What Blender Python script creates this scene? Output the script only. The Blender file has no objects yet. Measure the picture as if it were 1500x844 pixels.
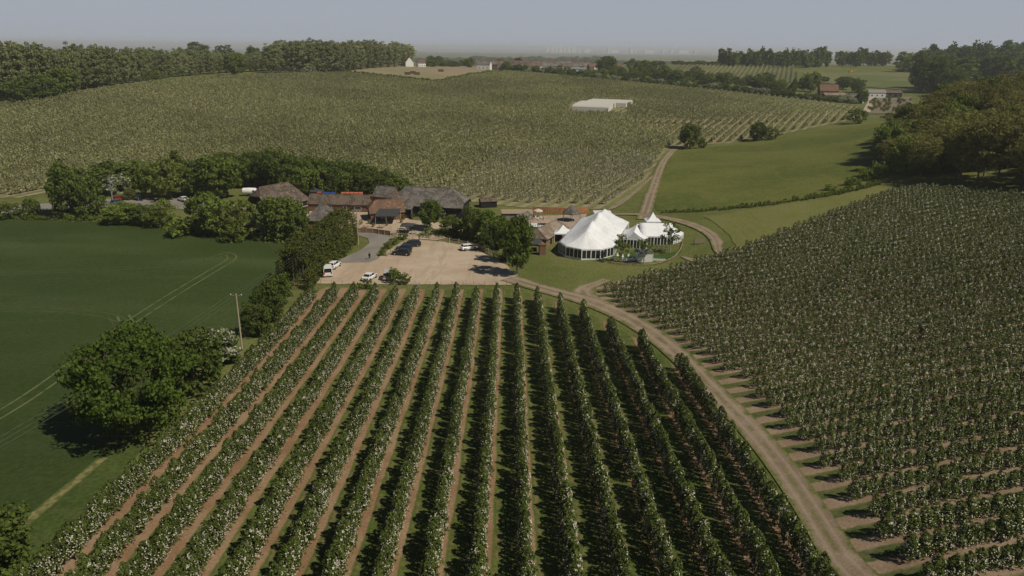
import bpy, bmesh, math, random
import numpy as np
from mathutils import Vector, Matrix, geometry

# ------------------------------------------------------------------ camera, sky, sun, exposure
S = bpy.context.scene
COL = S.collection
CAMZ = 46.0
F = 1071.0                       # focal length in pixels of a 1500 px wide frame
TH = math.radians(18.24)
RO = math.radians(0.65)
fw = np.array([0, math.cos(TH), -math.sin(TH)])
r0 = np.array([1.0, 0, 0]); u0 = np.array([0, math.sin(TH), math.cos(TH)])
rt = math.cos(RO) * r0 + math.sin(RO) * u0
up = -math.sin(RO) * r0 + math.cos(RO) * u0
cd = bpy.data.cameras.new('camera'); cam = bpy.data.objects.new('camera', cd); COL.objects.link(cam)
cd.sensor_width = 36; cd.lens = F / 1500 * 36; cd.clip_start = 1; cd.clip_end = 80000
M = Matrix(((rt[0], up[0], -fw[0], 0), (rt[1], up[1], -fw[1], 0), (rt[2], up[2], -fw[2], CAMZ), (0, 0, 0, 1)))
cam.matrix_world = M
S.camera = cam
S.render.resolution_x = 1024; S.render.resolution_y = 576

SUN_EL, SUN_AZ = 50.0, 121.0     # azimuth clockwise from +Y
w = bpy.data.worlds.new('World'); S.world = w; w.use_nodes = True
nt = w.node_tree
bg = nt.nodes['Background']; sk = nt.nodes.new('ShaderNodeTexSky')
sk.sky_type = 'NISHITA'; sk.sun_disc = False
sk.sun_elevation = math.radians(SUN_EL); sk.sun_rotation = math.radians(SUN_AZ)
sk.air_density = 1.0; sk.dust_density = 0.3; sk.ozone_density = 3.0; sk.altitude = 50
# pale haze thickens the sky towards the horizon, all the way round
tc_ = nt.nodes.new('ShaderNodeTexCoord'); sp_ = nt.nodes.new('ShaderNodeSeparateXYZ'); mr_ = nt.nodes.new('ShaderNodeMapRange'); mx_ = nt.nodes.new('ShaderNodeMix')
mr_.interpolation_type = 'SMOOTHSTEP'; mr_.inputs['From Min'].default_value = .04; mr_.inputs['From Max'].default_value = .22; mr_.inputs['To Min'].default_value = .95; mr_.inputs['To Max'].default_value = 0
nt.links.new(tc_.outputs['Generated'], sp_.inputs[0]); nt.links.new(sp_.outputs[2], mr_.inputs['Value']); mx_.data_type = 'RGBA'
nt.links.new(mr_.outputs[0], mx_.inputs[0]); nt.links.new(sk.outputs[0], mx_.inputs[6]); mx_.inputs[7].default_value = (12.4, 13.4, 15.2, 1)
nt.links.new(mx_.outputs[2], bg.inputs[0]); bg.inputs[1].default_value = 0.04
ld = bpy.data.lights.new('sun', 'SUN'); lo = bpy.data.objects.new('sun', ld); COL.objects.link(lo)
ld.energy = 5.0; ld.angle = math.radians(0.55); ld.color = (1.0, 0.92, 0.77)
az, el = math.radians(SUN_AZ), math.radians(SUN_EL)
sd = Vector((math.sin(az) * math.cos(el), math.cos(az) * math.cos(el), math.sin(el)))
lo.rotation_euler = sd.to_track_quat('Z', 'Y').to_euler()
lo.location = (100, -100, 200)
S.view_settings.view_transform = 'Standard'; S.view_settings.look = 'None'
S.view_settings.exposure = -0.42; S.view_settings.gamma = 1
S.render.engine = 'CYCLES'
S.cycles.max_bounces = 5; S.cycles.diffuse_bounces = 2; S.cycles.transmission_bounces = 3
S.cycles.volume_bounces = 1; S.cycles.transparent_max_bounces = 6

# ------------------------------------------------------------------ terrain heights
def ray(px, py):
    return fw + (np.asarray(px, float)[..., None] - 750) / F * rt - (np.asarray(py, float)[..., None] - 422) / F * up
def PZ(px, py, z):               # pixel on the level z
    d = ray(px, py); t = (z - CAMZ) / d[2]
    return (d[0] * t, d[1] * t, z)
def PD(px, py, dep):             # pixel at a depth
    d = ray(px, py)
    return (d[0] * dep, d[1] * dep, CAMZ + d[2] * dep)
CP = [PZ(*a) for a in [
    (95, 844, 2.8), (750, 844, 2.8), (1200, 844, 3.2), (473, 432, -1.9), (750, 432, -1.9), (900, 470, -1.2),
    (1060, 590, .6), (750, 600, 0.3), (350, 600, .3), (0, 600, 0.6), (0, 844, 2.6), (0, 430, -1.2), (250, 430, -1.4),
    (0, 322, -1.5), (200, 322, -1.5), (430, 352, -1.9), (540, 380, -2.2), (700, 380, -2.2), (620, 352, -2.0),
    (500, 320, -1.2), (640, 318, -1.0), (400, 310, -1.3), (860, 385, -1.2), (930, 350, -.8), (800, 330, -1.0),
    (980, 380, -.7), (880, 415, -1.4), (1080, 370, 1.0), (1180, 330, 3.5), (1290, 290, 7.5), (1500, 295, 12), (1500, 450, 8.5),
    (1500, 600, 7), (1500, 844, 7), (1300, 450, 5), (1300, 600, 4.5), (1120, 480, 1.8), (960, 310, -.5), (1080, 305, 2.5),
    (1200, 290, 5.5), (1000, 218, 1.0), (1110, 205, 4), (1200, 190, 7.5), (1290, 178, 11), (1300, 250, 9.5),
    (880, 300, -.8), (700, 296, -.6), (550, 285, -.5), (350, 275, -.5), (150, 275, 0.2), (0, 292, -.5),
    ]] + [PD(*a) for a in [
    (0, 148, 400), (150, 130, 450), (0, 230, 290), (300, 220, 310), (330, 112, 590), (560, 107, 680), (640, 119, 620),
    (740, 104, 760), (800, 109, 740), (900, 118, 690), (1000, 127, 640), (1120, 137, 600), (1250, 155, 560),
    (500, 170, 420), (700, 170, 420), (870, 165, 450), (1000, 170, 430), (600, 235, 300), (850, 235, 300),
    (610, 98, 850), (700, 99, 1000), (850, 105, 950), (1010, 98, 930), (1150, 98, 960), (1150, 124, 740), (1000, 118, 740),
    (1300, 148, 600), (1250, 108, 880), (1330, 118, 780), (1400, 105, 900), (1500, 110, 900), (1480, 95, 1150),
    (1480, 170, 300), (1390, 190, 300), (1200, 96, 1100), (900, 95, 1250), (750, 94, 1300), (300, 92, 900), (0, 100, 800)]] + [
    (-150, 0, 4), (0, 0, 4.5), (100, 0, 6), (250, 60, 14), (330, 200, 22), (-250, 100, 1), (-300, 250, 0), (-420, 400, 12),
    (300, 320, 12), (420, 330, 14), (380, 480, 6), (700, 600, 20), (-700, 600, 20), (-700, 200, 6), (700, 200, 20), (-1200, 1300, 20), (1300, 1300, 20), (0, 1500, 12)]
CP = np.array(CP)
_sc = 100.0
def _phi(r2): return 0.5 * r2 * np.log(r2 + 1e-9)
_n = len(CP); _X = CP[:, :2] / _sc
_K = _phi(((_X[:, None] - _X[None]) ** 2).sum(-1)) + np.eye(_n) * 0.02
_Pm = np.c_[np.ones(_n), _X]
_A = np.zeros((_n + 3, _n + 3)); _A[:_n, :_n] = _K; _A[:_n, _n:] = _Pm; _A[_n:, :_n] = _Pm.T
_w = np.linalg.solve(_A, np.r_[CP[:, 2], 0, 0, 0])
def sstep(a, b, x):
    t = np.clip((x - a) / (b - a), 0, 1); return t * t * (3 - 2 * t)
PLAIN = -16.0
def H(x, y):
    x = np.asarray(x, float); y = np.asarray(y, float); sh = x.shape
    q = np.stack([np.clip(x, -1300, 1300).ravel(), np.clip(y, -80, 1500).ravel()], 1) / _sc
    out = np.empty(len(q))
    for i in range(0, len(q), 20000):
        p = q[i:i + 20000]
        out[i:i + 20000] = _phi(((p[:, None] - _X[None]) ** 2).sum(-1)) @ _w[:_n] + _w[_n] + p @ _w[_n + 1:]
    out = np.clip(out, -6, 34)
    r = np.hypot(x, y).ravel()
    k = sstep(1250, 2300, r)
    return (out * (1 - k) + PLAIN * k).reshape(sh)
def h1(x, y): return float(H(np.array([x]), np.array([y]))[0])
_T = np.geomspace(35, 20000, 900)
def G(px, py, hh=0.0):           # where the ray through a pixel meets the ground (or hh metres above it)
    d = ray(px, py)
    p = d[None] * _T[:, None]; g = p[:, 2] + CAMZ - H(p[:, 0], p[:, 1]) - hh
    i = int(np.argmax(g < 0))
    if g[i] >= 0: i = len(_T) - 1
    a, b = _T[max(i - 1, 0)], _T[i]
    for _ in range(3):
        t = np.linspace(a, b, 9); q = d[None] * t[:, None]; g = q[:, 2] + CAMZ - H(q[:, 0], q[:, 1]) - hh
        j = max(1, int(np.argmax(g < 0))); a, b = t[j - 1], t[j]
    t = (a + b) / 2
    return Vector((d[0] * t, d[1] * t, d[2] * t + CAMZ - hh))
def proj(p):
    v = np.array(p) - np.array([0, 0, CAMZ]); z = v @ fw
    return 750 + F * (v @ rt) / z, 422 - F * (v @ up) / z, z
# ------------------------------------------------------------------ helpers
rng = np.random.default_rng(7)
random.seed(7)
R = math.radians
def tag(o, label=None, cat=None, group=None, kind=None):
    if label: o['label'] = label
    if cat: o['category'] = cat
    if group: o['group'] = group
    if kind: o['kind'] = kind
    return o
def thing(name, loc, rz=0.0, label=None, cat=None, group=None, sc=None):
    o = bpy.data.objects.new(name, None); COL.objects.link(o)
    o.location = loc; o.rotation_euler = (0, 0, rz); o.empty_display_size = .3
    if sc is not None: o.scale = sc if hasattr(sc, '__len__') else (sc, sc, sc)
    return tag(o, label, cat, group)
def link(name, me, parent=None, loc=None, rz=None, sc=None):
    o = bpy.data.objects.new(name, me); COL.objects.link(o)
    if parent is not None: o.parent = parent
    if loc is not None: o.location = loc
    if rz is not None: o.rotation_euler = (0, 0, rz)
    if sc is not None: o.scale = sc if hasattr(sc, '__len__') else (sc, sc, sc)
    return o
def copy_tree(o, parent=None):
    c = o.copy(); COL.objects.link(c); c.parent = parent
    for ch in [x for x in o.children]: copy_tree(ch, c)
    return c
def np_mesh(name, V, Q, mats=(), midx=None, smooth=False, uv=None):
    V = np.asarray(V, np.float32); Q = np.asarray(Q, np.int32); k = Q.shape[1]
    me = bpy.data.meshes.new(name)
    me.vertices.add(len(V)); me.vertices.foreach_set('co', V.ravel())
    me.loops.add(Q.size); me.loops.foreach_set('vertex_index', Q.ravel())
    me.polygons.add(len(Q)); me.polygons.foreach_set('loop_start', np.arange(0, Q.size, k, dtype=np.int32))
    for m in mats: me.materials.append(m)
    if midx is not None: me.polygons.foreach_set('material_index', np.asarray(midx, np.int32))
    if smooth: me.polygons.foreach_set('use_smooth', np.ones(len(Q), bool))
    me.update(calc_edges=True)
    if uv is not None:
        l = me.uv_layers.new(name='UVMap'); l.data.foreach_set('uv', np.asarray(uv, np.float32)[Q.ravel()].ravel())
    return me
class MB:
    def __init__(s): s.v = []; s.f = []; s.m = []; s.cm = 0
    def add(s, vs, fs):
        n = len(s.v); s.v += [tuple(v) for v in vs]
        for f in fs: s.f.append(tuple(i + n for i in f)); s.m.append(s.cm)
        return s
    def box(s, a, b, rz=0.0, o=(0, 0, 0)):
        c, sn = math.cos(rz), math.sin(rz)
        vs = [(x, y, z) for z in (a[2], b[2]) for (x, y) in ((a[0], a[1]), (b[0], a[1]), (b[0], b[1]), (a[0], b[1]))]
        vs = [(o[0] + x * c - y * sn, o[1] + x * sn + y * c, o[2] + z) for x, y, z in vs]
        return s.add(vs, [(3, 2, 1, 0), (4, 5, 6, 7), (0, 1, 5, 4), (1, 2, 6, 5), (2, 3, 7, 6), (3, 0, 4, 7)])
    def tube(s, p, q, r1, r2=None, n=6, cap=True):
        p = Vector(p); q = Vector(q); r2 = r1 if r2 is None else r2
        d = (q - p).normalized(); a = d.orthogonal().normalized(); b = d.cross(a)
        vs = []
        for c, r in ((p, r1), (q, r2)):
            for i in range(n):
                t = 2 * math.pi * i / n; vs.append(c + a * math.cos(t) * r + b * math.sin(t) * r)
        fs = [(i, (i + 1) % n, n + (i + 1) % n, n + i) for i in range(n)]
        if cap: fs += [tuple(range(n - 1, -1, -1)), tuple(range(n, 2 * n))]
        return s.add(vs, fs)
    def lathe(s, prof, n=10, o=(0, 0, 0), sy=1.0):
        vs = []; k = len(prof)
        for r, z in prof:
            for i in range(n):
                t = 2 * math.pi * i / n; vs.append((o[0] + r * math.cos(t), o[1] + r * math.sin(t) * sy, o[2] + z))
        fs = [(j * n + i, j * n + (i + 1) % n, (j + 1) * n + (i + 1) % n, (j + 1) * n + i) for j in range(k - 1) for i in range(n)]
        fs += [tuple(range(n - 1, -1, -1)), tuple((k - 1) * n + i for i in range(n))]
        return s.add(vs, fs)
    def slab(s, poly, th):       # a polygon in 3-D given thickness straight down
        n = len(poly); vs = [tuple(p) for p in poly] + [(p[0], p[1], p[2] - th) for p in poly]
        return s.add(vs, [tuple(range(n)), tuple(range(2 * n - 1, n - 1, -1))] + [(i, n + i, n + (i + 1) % n, (i + 1) % n) for i in range(n)])
    def prism(s, poly, z0, z1):  # xy polygon
        n = len(poly); vs = [(p[0], p[1], z0) for p in poly] + [(p[0], p[1], z1) for p in poly]
        return s.add(vs, [tuple(range(n - 1, -1, -1)), tuple(range(n, 2 * n))] + [(i, (i + 1) % n, n + (i + 1) % n, n + i) for i in range(n)])
    def mesh(s, name, *mats, smooth=False):
        me = bpy.data.meshes.new(name); me.from_pydata(s.v, [], s.f)
        for m in mats: me.materials.append(m)
        me.polygons.foreach_set('material_index', s.m)
        if smooth: me.polygons.foreach_set('use_smooth', [True] * len(s.f))
        bm = bmesh.new(); bm.from_mesh(me); bmesh.ops.recalc_face_normals(bm, faces=bm.faces[:]); bm.to_mesh(me); bm.free()
        me.update(); return me
    def obj(s, name, mat, parent=None, loc=None, rz=None, smooth=False):
        mats = mat if isinstance(mat, (list, tuple)) else [mat]
        return link(name, s.mesh(name, *mats, smooth=smooth), parent, loc, rz)

# ------------------------------------------------------------------ materials
def lin(c):                      # sRGB 0-255 -> linear
    return tuple(((x / 255) / 12.92 if x / 255 <= .04045 else ((x / 255 + .055) / 1.055) ** 2.4) for x in c)
class NT:
    def __init__(s, name, rough=.9, spec=.2):
        s.m = bpy.data.materials.new(name); s.m.use_nodes = True; s.t = s.m.node_tree
        s.b = s.t.nodes['Principled BSDF']; s.b.inputs['Roughness'].default_value = rough
        s.b.inputs['Specular IOR Level'].default_value = spec
        s.pos = s.n('ShaderNodeNewGeometry').outputs['Position']
    def n(s, ty, **k):
        x = s.t.nodes.new(ty)
        for a, v in k.items(): setattr(x, a, v)
        return x
    def l(s, a, b): s.t.links.new(a, b)
    def val(s, inp, v):
        if hasattr(v, 'is_output'): s.l(v, inp)
        elif isinstance(v, (tuple, list)) and len(v) == 3 and inp.type == 'RGBA': inp.default_value = (*v, 1)
        else: inp.default_value = v
    def noise(s, scale, detail=3, vec=None, rough=.55, dist=0):
        x = s.n('ShaderNodeTexNoise'); x.inputs['Scale'].default_value = scale; x.inputs['Detail'].default_value = detail
        x.inputs['Roughness'].default_value = rough; x.inputs['Distortion'].default_value = dist
        s.l(vec if vec is not None else s.pos, x.inputs['Vector']); return x.outputs['Fac']
    def math(s, op, a, b=0.0, c=0.0):
        x = s.n('ShaderNodeMath', operation=op); s.val(x.inputs[0], a); s.val(x.inputs[1], b); s.val(x.inputs[2], c); return x.outputs[0]
    def ramp(s, fac, lo, hi):    # smooth 0..1 between lo and hi
        x = s.n('ShaderNodeMapRange', interpolation_type='SMOOTHSTEP'); s.val(x.inputs['Value'], fac)
        s.val(x.inputs['From Min'], lo); s.val(x.inputs['From Max'], hi); return x.outputs[0]
    def mix(s, fac, a, b, mode='MIX'):
        x = s.n('ShaderNodeMix', data_type='RGBA', blend_type=mode); s.val(x.inputs[0], fac); s.val(x.inputs[6], a); s.val(x.inputs[7], b); return x.outputs[2]
    def mapv(s, vec, rot=0.0, sc=(1, 1, 1)):
        x = s.n('ShaderNodeMapping'); x.inputs['Rotation'].default_value = (0, 0, rot); x.inputs['Scale'].default_value = sc; s.l(vec, x.inputs['Vector']); return x.outputs[0]
    def sep(s, vec):
        x = s.n('ShaderNodeSeparateXYZ'); s.l(vec, x.inputs[0]); return x.outputs
    def bump(s, h, strength=.3, dist=.05):
        x = s.n('ShaderNodeBump'); x.inputs['Strength'].default_value = strength; x.inputs['Distance'].default_value = dist
        s.l(h, x.inputs['Height']); s.l(x.outputs[0], s.b.inputs['Normal'])
    def out(s, col): s.val(s.b.inputs['Base Color'], col); return s.m
def plain(name, col, rough=.7, spec=.3, metal=0, var=.12, vs=2.0):
    t = NT(name, rough, spec); t.b.inputs['Metallic'].default_value = metal
    c2 = tuple(x * (1 - var * 2) for x in col)
    return t.out(t.mix(t.noise(vs, 4), col, c2))
def grass_col(t, a=(.12, .14, .036), b=(.165, .18, .055), dry=(.21, .185, .09), amt=.5):
    n1 = t.noise(.035, 4); n2 = t.noise(.35, 4); n3 = t.noise(2.2, 3)
    c = t.mix(t.ramp(n1, .35, .65), a, b)
    c = t.mix(t.math('MULTIPLY', t.ramp(n2, .45, .72), amt), c, dry)
    return t.mix(.55, c, t.mix(t.ramp(n3, .3, .7), (.35, .35, .35), (1.0, 1.0, .95)), 'MULTIPLY')
def leafm(name, cols, transl=.3, obj_var=.35, sc=.9):
    t = NT(name, .75, .15)
    inf = t.n('ShaderNodeObjectInfo').outputs['Random']
    c = t.mix(t.ramp(t.noise(sc, 3), .3, .7), cols[0], cols[1])
    c = t.mix(t.ramp(t.noise(sc * 5, 2), .5, .75), c, cols[2] if len(cols) > 2 else cols[1])
    k = t.math('MULTIPLY_ADD', inf, obj_var, 1 - obj_var / 2)
    k = t.math('MULTIPLY', k, t.math('MULTIPLY_ADD', t.ramp(t.noise(.014, 3), .35, .65), .28, .86))
    g = t.n('ShaderNodeCombineColor'); t.l(k, g.inputs[0]); t.l(k, g.inputs[1]); t.l(k, g.inputs[2])
    c = t.mix(1.0, c, g.outputs[0], 'MULTIPLY')
    d = t.n('ShaderNodeBsdfDiffuse'); tr = t.n('ShaderNodeBsdfTranslucent'); mx = t.n('ShaderNodeMixShader')
    t.l(c, d.inputs[0]); t.l(c, tr.inputs[0]); mx.inputs[0].default_value = transl
    t.l(d.outputs[0], mx.inputs[1]); t.l(tr.outputs[0], mx.inputs[2])
    t.l(mx.outputs[0], t.n('ShaderNodeOutputMaterial').inputs[0]) if False else t.l(mx.outputs[0], t.t.nodes['Material Output'].inputs[0])
    return t.m
bark = plain('bark', (.16, .12, .085), .95, .1)
pale_bark = plain('pale_bark', (.42, .38, .33), .9, .1)

# ------------------------------------------------------------------ sheets draped on the terrain
def inside(poly, X, Y):
    p = np.asarray(poly, float); x1, y1 = p[:, 0], p[:, 1]; x2, y2 = np.roll(x1, -1), np.roll(y1, -1)
    r = np.zeros(np.shape(X), bool)
    for a, b, c, d in zip(x1, y1, x2, y2):
        if b == d: continue
        r ^= ((b > Y) != (d > Y)) & (X < (c - a) * (Y - b) / (d - b) + a)
    return r
def GP(pts): return [tuple(G(*p))[:2] for p in pts]
def smooth_poly(pts, closed=True, it=2):
    for _ in range(it):
        q = []; n = len(pts)
        for i in range(n if closed else n - 1):
            a, b = pts[i], pts[(i + 1) % n]
            q += [(a[0] * .75 + b[0] * .25, a[1] * .75 + b[1] * .25), (a[0] * .25 + b[0] * .75, a[1] * .25 + b[1] * .75)]
        if not closed: q = [pts[0]] + q + [pts[-1]]
        pts = q
    return pts
def sheet(name, poly, mat, off, step=3.0, jit=0.0, kind='structure'):
    b = []
    n = len(poly)
    for i in range(n):
        a, c = poly[i], poly[(i + 1) % n]; L = math.dist(a, c); k = max(1, int(L / (step if not jit else min(step, 1.0))))
        for j in range(k):
            t = j / k; x = a[0] + (c[0] - a[0]) * t; y = a[1] + (c[1] - a[1]) * t
            if jit: x += random.uniform(-jit, jit); y += random.uniform(-jit, jit)
            b.append((x, y))
    pa = np.array(b); x0, y0 = pa.min(0); x1, y1 = pa.max(0)
    gx, gy = np.meshgrid(np.arange(x0, x1, step) + .37, np.arange(y0, y1, step) + .41)
    gx = gx.ravel(); gy = gy.ravel(); ok = inside(pa, gx, gy)
    pts = [Vector(p) for p in b] + [Vector(p) for p in zip(gx[ok], gy[ok])]
    res = geometry.delaunay_2d_cdt(pts, [], [list(range(len(b)))], 1, 1e-5)
    V = np.array([tuple(v) for v in res[0]]); z = H(V[:, 0], V[:, 1]) + off
    T = np.array([f for f in res[2] if len(f) == 3])
    me = np_mesh(name, np.c_[V, z], T, [mat], smooth=True)
    # face up
    bm = bmesh.new(); bm.from_mesh(me)
    fl = [f for f in bm.faces if f.normal.z < 0]
    bmesh.ops.reverse_faces(bm, faces=fl); bm.to_mesh(me); bm.free()
    return tag(link(name, me), kind=kind)
def ribbon(name, pts, wid, mat, off, step=2.0, nx=6, kind='structure', smooth=2):
    """a track along ground points; wid one number or a list"""
    if smooth: 
        ws = wid if hasattr(wid, '__len__') else [wid] * len(pts)
        p3 = [(p[0], p[1]) for p in pts]; q = smooth_poly(p3, False, smooth)
        # widths by relative position
        wv = np.interp(np.linspace(0, 1, len(q)), np.linspace(0, 1, len(ws)), ws)
    p = np.array(q); d = np.r_[0, np.cumsum(np.hypot(*np.diff(p, axis=0).T))]
    s = np.linspace(0, d[-1], max(3, int(d[-1] / step)))
    x = np.interp(s, d, p[:, 0]); y = np.interp(s, d, p[:, 1]); wv = np.interp(s, d, wv)
    tx = np.gradient(x); ty = np.gradient(y); L = np.hypot(tx, ty); nxv, nyv = -ty / L, tx / L
    u = np.linspace(-1, 1, nx + 1)
    X = x[:, None] + nxv[:, None] * u * wv[:, None] / 2; Y = y[:, None] + nyv[:, None] * u * wv[:, None] / 2
    Z = H(X, Y) + off
    V = np.stack([X, Y, Z], -1).reshape(-1, 3)
    i, j = np.meshgrid(np.arange(len(s) - 1), np.arange(nx), indexing='ij'); a = i * (nx + 1) + j
    Q = np.stack([a, a + nx + 1, a + nx + 2, a + 1], -1).reshape(-1, 4)[:, ::-1]
    uv = np.stack([np.broadcast_to(u, X.shape), np.broadcast_to(s[:, None], X.shape)], -1).reshape(-1, 2)
    Q = Q[:, ::-1]
    me = np_mesh(name, V, Q, [mat], smooth=True, uv=uv)
    if me.polygons[0].normal.z < 0: me.flip_normals()
    return tag(link(name, me), kind=kind)
# ------------------------------------------------------------------ the land
def grid_axis(breaks):
    out = []
    for a, b, s in breaks: out += list(np.arange(a, b, s))
    return np.array(out + [breaks[-1][1]])
gx = grid_axis([(-40000, -10000, 10000), (-10000, -2000, 2000), (-2000, -800, 200), (-800, -300, 20), (-300, 300, 4), (300, 900, 15), (900, 2000, 110), (2000, 10000, 2000), (10000, 40000, 10000)])
gy = grid_axis([(-3000, -300, 900), (-300, 20, 40), (20, 360, 4), (360, 1300, 12), (1300, 2400, 60), (2400, 10000, 1900), (10000, 50000, 10000)])
GX, GY = np.meshgrid(gx, gy); GZ = H(GX, GY)
nx_ = len(gx); i, j = np.meshgrid(np.arange(len(gy) - 1), np.arange(nx_ - 1), indexing='ij'); a = i * nx_ + j
QQ = np.stack([a, a + 1, a + nx_ + 1, a + nx_], -1).reshape(-1, 4)
t = NT('grass', .95, .1)
c = grass_col(t)
far = t.ramp(t.sep(t.pos)[1], 1250, 1500)
fc = t.mix(t.ramp(t.noise(.004, 2), .42, .58), (.10, .12, .045), (.19, .17, .09))
fc = t.mix(t.ramp(t.noise(.011, 3), .52, .6), fc, (.045, .06, .03))
m_grass = t.out(t.mix(far, c, fc)); t.bump(t.noise(2.5, 4), .5, .1)
ground = tag(link('ground', np_mesh('ground', np.c_[GX.ravel(), GY.ravel(), GZ.ravel()], QQ, [m_grass], smooth=True)), kind='structure')

# far water and far shore
t = NT('estuary', .25, .5); m_water = t.out(t.mix(t.noise(.0006, 3), (.10, .13, .15), (.17, .20, .22)))
b = MB(); b.add([(-30000, 7000, PLAIN + 1), (1500, 7600, PLAIN + 1), (9000, 9500, PLAIN + 1), (30000, 12000, PLAIN + 1), (30000, 19000, PLAIN + 1), (-30000, 15000, PLAIN + 1)], [(0, 1, 2, 3, 4, 5)])
tag(b.obj('estuary_water', m_water), kind='structure')

# wheat field
t = NT('young_wheat', .8, .15)
c = t.mix(t.ramp(t.noise(.03, 4), .3, .7), (.040, .064, .013), (.054, .080, .019))
c = t.mix(t.ramp(t.noise(.012, 3, t.mapv(t.pos, R(28), (1, 4, 1))), .45, .7), c, (.072, .10, .03))
c = t.mix(.5, c, t.mix(t.ramp(t.noise(1.6, 6, rough=.75), .35, .65), (.38, .38, .38), (1.05, 1.05, 1.05)), 'MULTIPLY')
c = t.mix(t.math('MULTIPLY', t.ramp(t.noise(.05, 5, t.mapv(t.pos, R(-20), (1, 3, 1))), .5, .7), .4), c, (.06, .075, .028))
c = t.mix(t.math('MULTIPLY', t.ramp(t.noise(1.1, 4), .52, .8), .25), c, (.075, .10, .04))
m_wheat = t.out(c); t.bump(t.noise(2, 5, rough=.7), .8, .2)
WHEAT = GP([(-420, 322), (0, 322), (60, 322), (180, 329), (300, 340), (400, 350), (432, 354), (425, 375), (412, 400), (385, 440), (345, 490),
            (290, 540), (240, 590), (178, 655), (150, 672), (90, 722), (40, 765), (-60, 840), (-200, 960), (-600, 960)])
sheet('wheat_field', WHEAT, m_wheat, .06, 4.0, .25)
# tramlines flattened by the tractor
t = NT('tramline', .9, .1)
uvn = t.n('ShaderNodeUVMap').outputs[0]
c = t.mix(t.ramp(t.noise(.5, 4), .3, .55), (.055, .085, .027), (.125, .14, .06)); m_tram = t.out(c)
def tram(pts, wid=.32, gap=1.9, full=False):
    q = smooth_poly(GP(pts), False, 2); p = np.array(q)
    d = np.gradient(p, axis=0); L = np.hypot(d[:, 0], d[:, 1]); nrm = np.c_[-d[:, 1] / L, d[:, 0] / L]
    for sgn in (-1, 1): ribbon('wheel_track', [tuple(v) for v in p + nrm * sgn * gap / 2], wid, m_tram, .10, 1.5, 1, smooth=1)
tram([(-40, 632), (60, 572), (150, 500), (245, 437), (320, 392), (342, 380), (337, 372), (322, 372)], .34, 1.9)
tram([(180, 463), (184, 470), (192, 480)], .4)
tram([(330, 372), (300, 384), (200, 393), (60, 400), (-60, 404)], .18)
tram([(178, 470), (150, 460), (60, 453), (-40, 456)], .16)
# rough margin between the wheat and the orchard
t = NT('rough_grass', .95, .1)
m_rough = t.out(grass_col(t, (.05, .085, .02), (.085, .115, .028), (.11, .12, .045), .5)); t.bump(t.noise(3, 4), .8, .15)
sheet('field_margin', GP([(180, 652), (210, 655), (190, 690), (60, 830), (-30, 900), (-200, 1000), (-300, 980), (-60, 842), (40, 767), (92, 724), (150, 674)]), m_rough, .10, 3, .15)
t = NT('dry_strip', .95, .1)
ud = t.math('ABSOLUTE', t.sep(t.n('ShaderNodeUVMap').outputs[0])[0]); kd = t.ramp(t.math('ADD', ud, t.math('MULTIPLY', t.math('SUBTRACT', t.noise(1.3, 5), .5), 1.6)), .9, .4)
m_dry = t.out(t.mix(kd, (.075, .10, .026), t.mix(t.ramp(t.noise(1.2, 4), .35, .65), (.10, .11, .035), (.24, .21, .09))))
ribbon('dry_grass_strip', GP([(152, 672), (120, 700), (85, 728), (45, 762), (20, 785)]), 1.3, m_dry, .15, 1.5, 4)

# dirt colour used by tracks and herbicide strips
def dirt_col(t, a=(.26, .175, .115), b=(.36, .265, .185)):
    c = t.mix(t.ramp(t.noise(.25, 4), .3, .7), a, b)
    return t.mix(.45, c, t.mix(t.ramp(t.noise(4, 3), .3, .7), (.5, .5, .5), (1, 1, 1)), 'MULTIPLY')
def orchard_mat(name, az, s, x0, half, ga, gb, dry, d1, d2, edge=.25, amt=.4):
    """rows run along azimuth az; u is the distance across the rows"""
    t = NT(name, .95, .1)
    sp = t.sep(t.pos); ca, sa = math.cos(az), math.sin(az)
    u = t.math('ADD', t.math('MULTIPLY', sp[0], ca), t.math('MULTIPLY', sp[1], -sa))
    u = t.math('ADD', u, t.math('MULTIPLY', t.math('SUBTRACT', t.noise(.12, 3), .5), .7))
    v = t.math('DIVIDE', t.math('SUBTRACT', u, x0), s)
    fr = t.math('MULTIPLY', t.math('ABSOLUTE', t.math('SUBTRACT', t.math('FRACT', t.math('ADD', v, .5)), .5)), s)
    fr = t.math('ADD', fr, t.math('MULTIPLY', t.math('SUBTRACT', t.noise(2.2, 4), .5), .55))
    k = t.ramp(fr, half + edge / 2, half - edge / 2)
    g = grass_col(t, ga, gb, dry, amt); d = dirt_col(t, d1, d2)
    # wheel marks either side of the sward
    wmk = t.math('MULTIPLY', t.ramp(t.math('ABSOLUTE', t.math('SUBTRACT', fr, s / 2 - .75)), .28, .05), t.ramp(t.noise(.7, 3), .4, .65))
    g = t.mix(t.math('MULTIPLY', wmk, .45), g, d)
    m = t.out(t.mix(k, g, d)); t.bump(t.noise(5, 4), .6, .08); return m
FS, FX0 = 4.0, -2.4
m_orch1 = orchard_mat('orchard_floor', R(-.25), FS, FX0 + .25, .80, (.085, .12, .026), (.13, .155, .04), (.16, .15, .06), (.26, .155, .085), (.33, .225, .14))
FRONT = GP([(455, 428), (480, 421), (600, 424), (745, 424), (800, 436), (866, 462), (950, 505), (1015, 560), (1075, 622), (1150, 712), (1235, 850)]) + [(32, 44), (34, 20), (-48, 20)] + GP([(-40, 915), (60, 815), (190, 690)])
sheet('orchard_ground', FRONT, m_orch1, .05, 3.0, .15)
RAZ = R(82)
RS = 3.35
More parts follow.
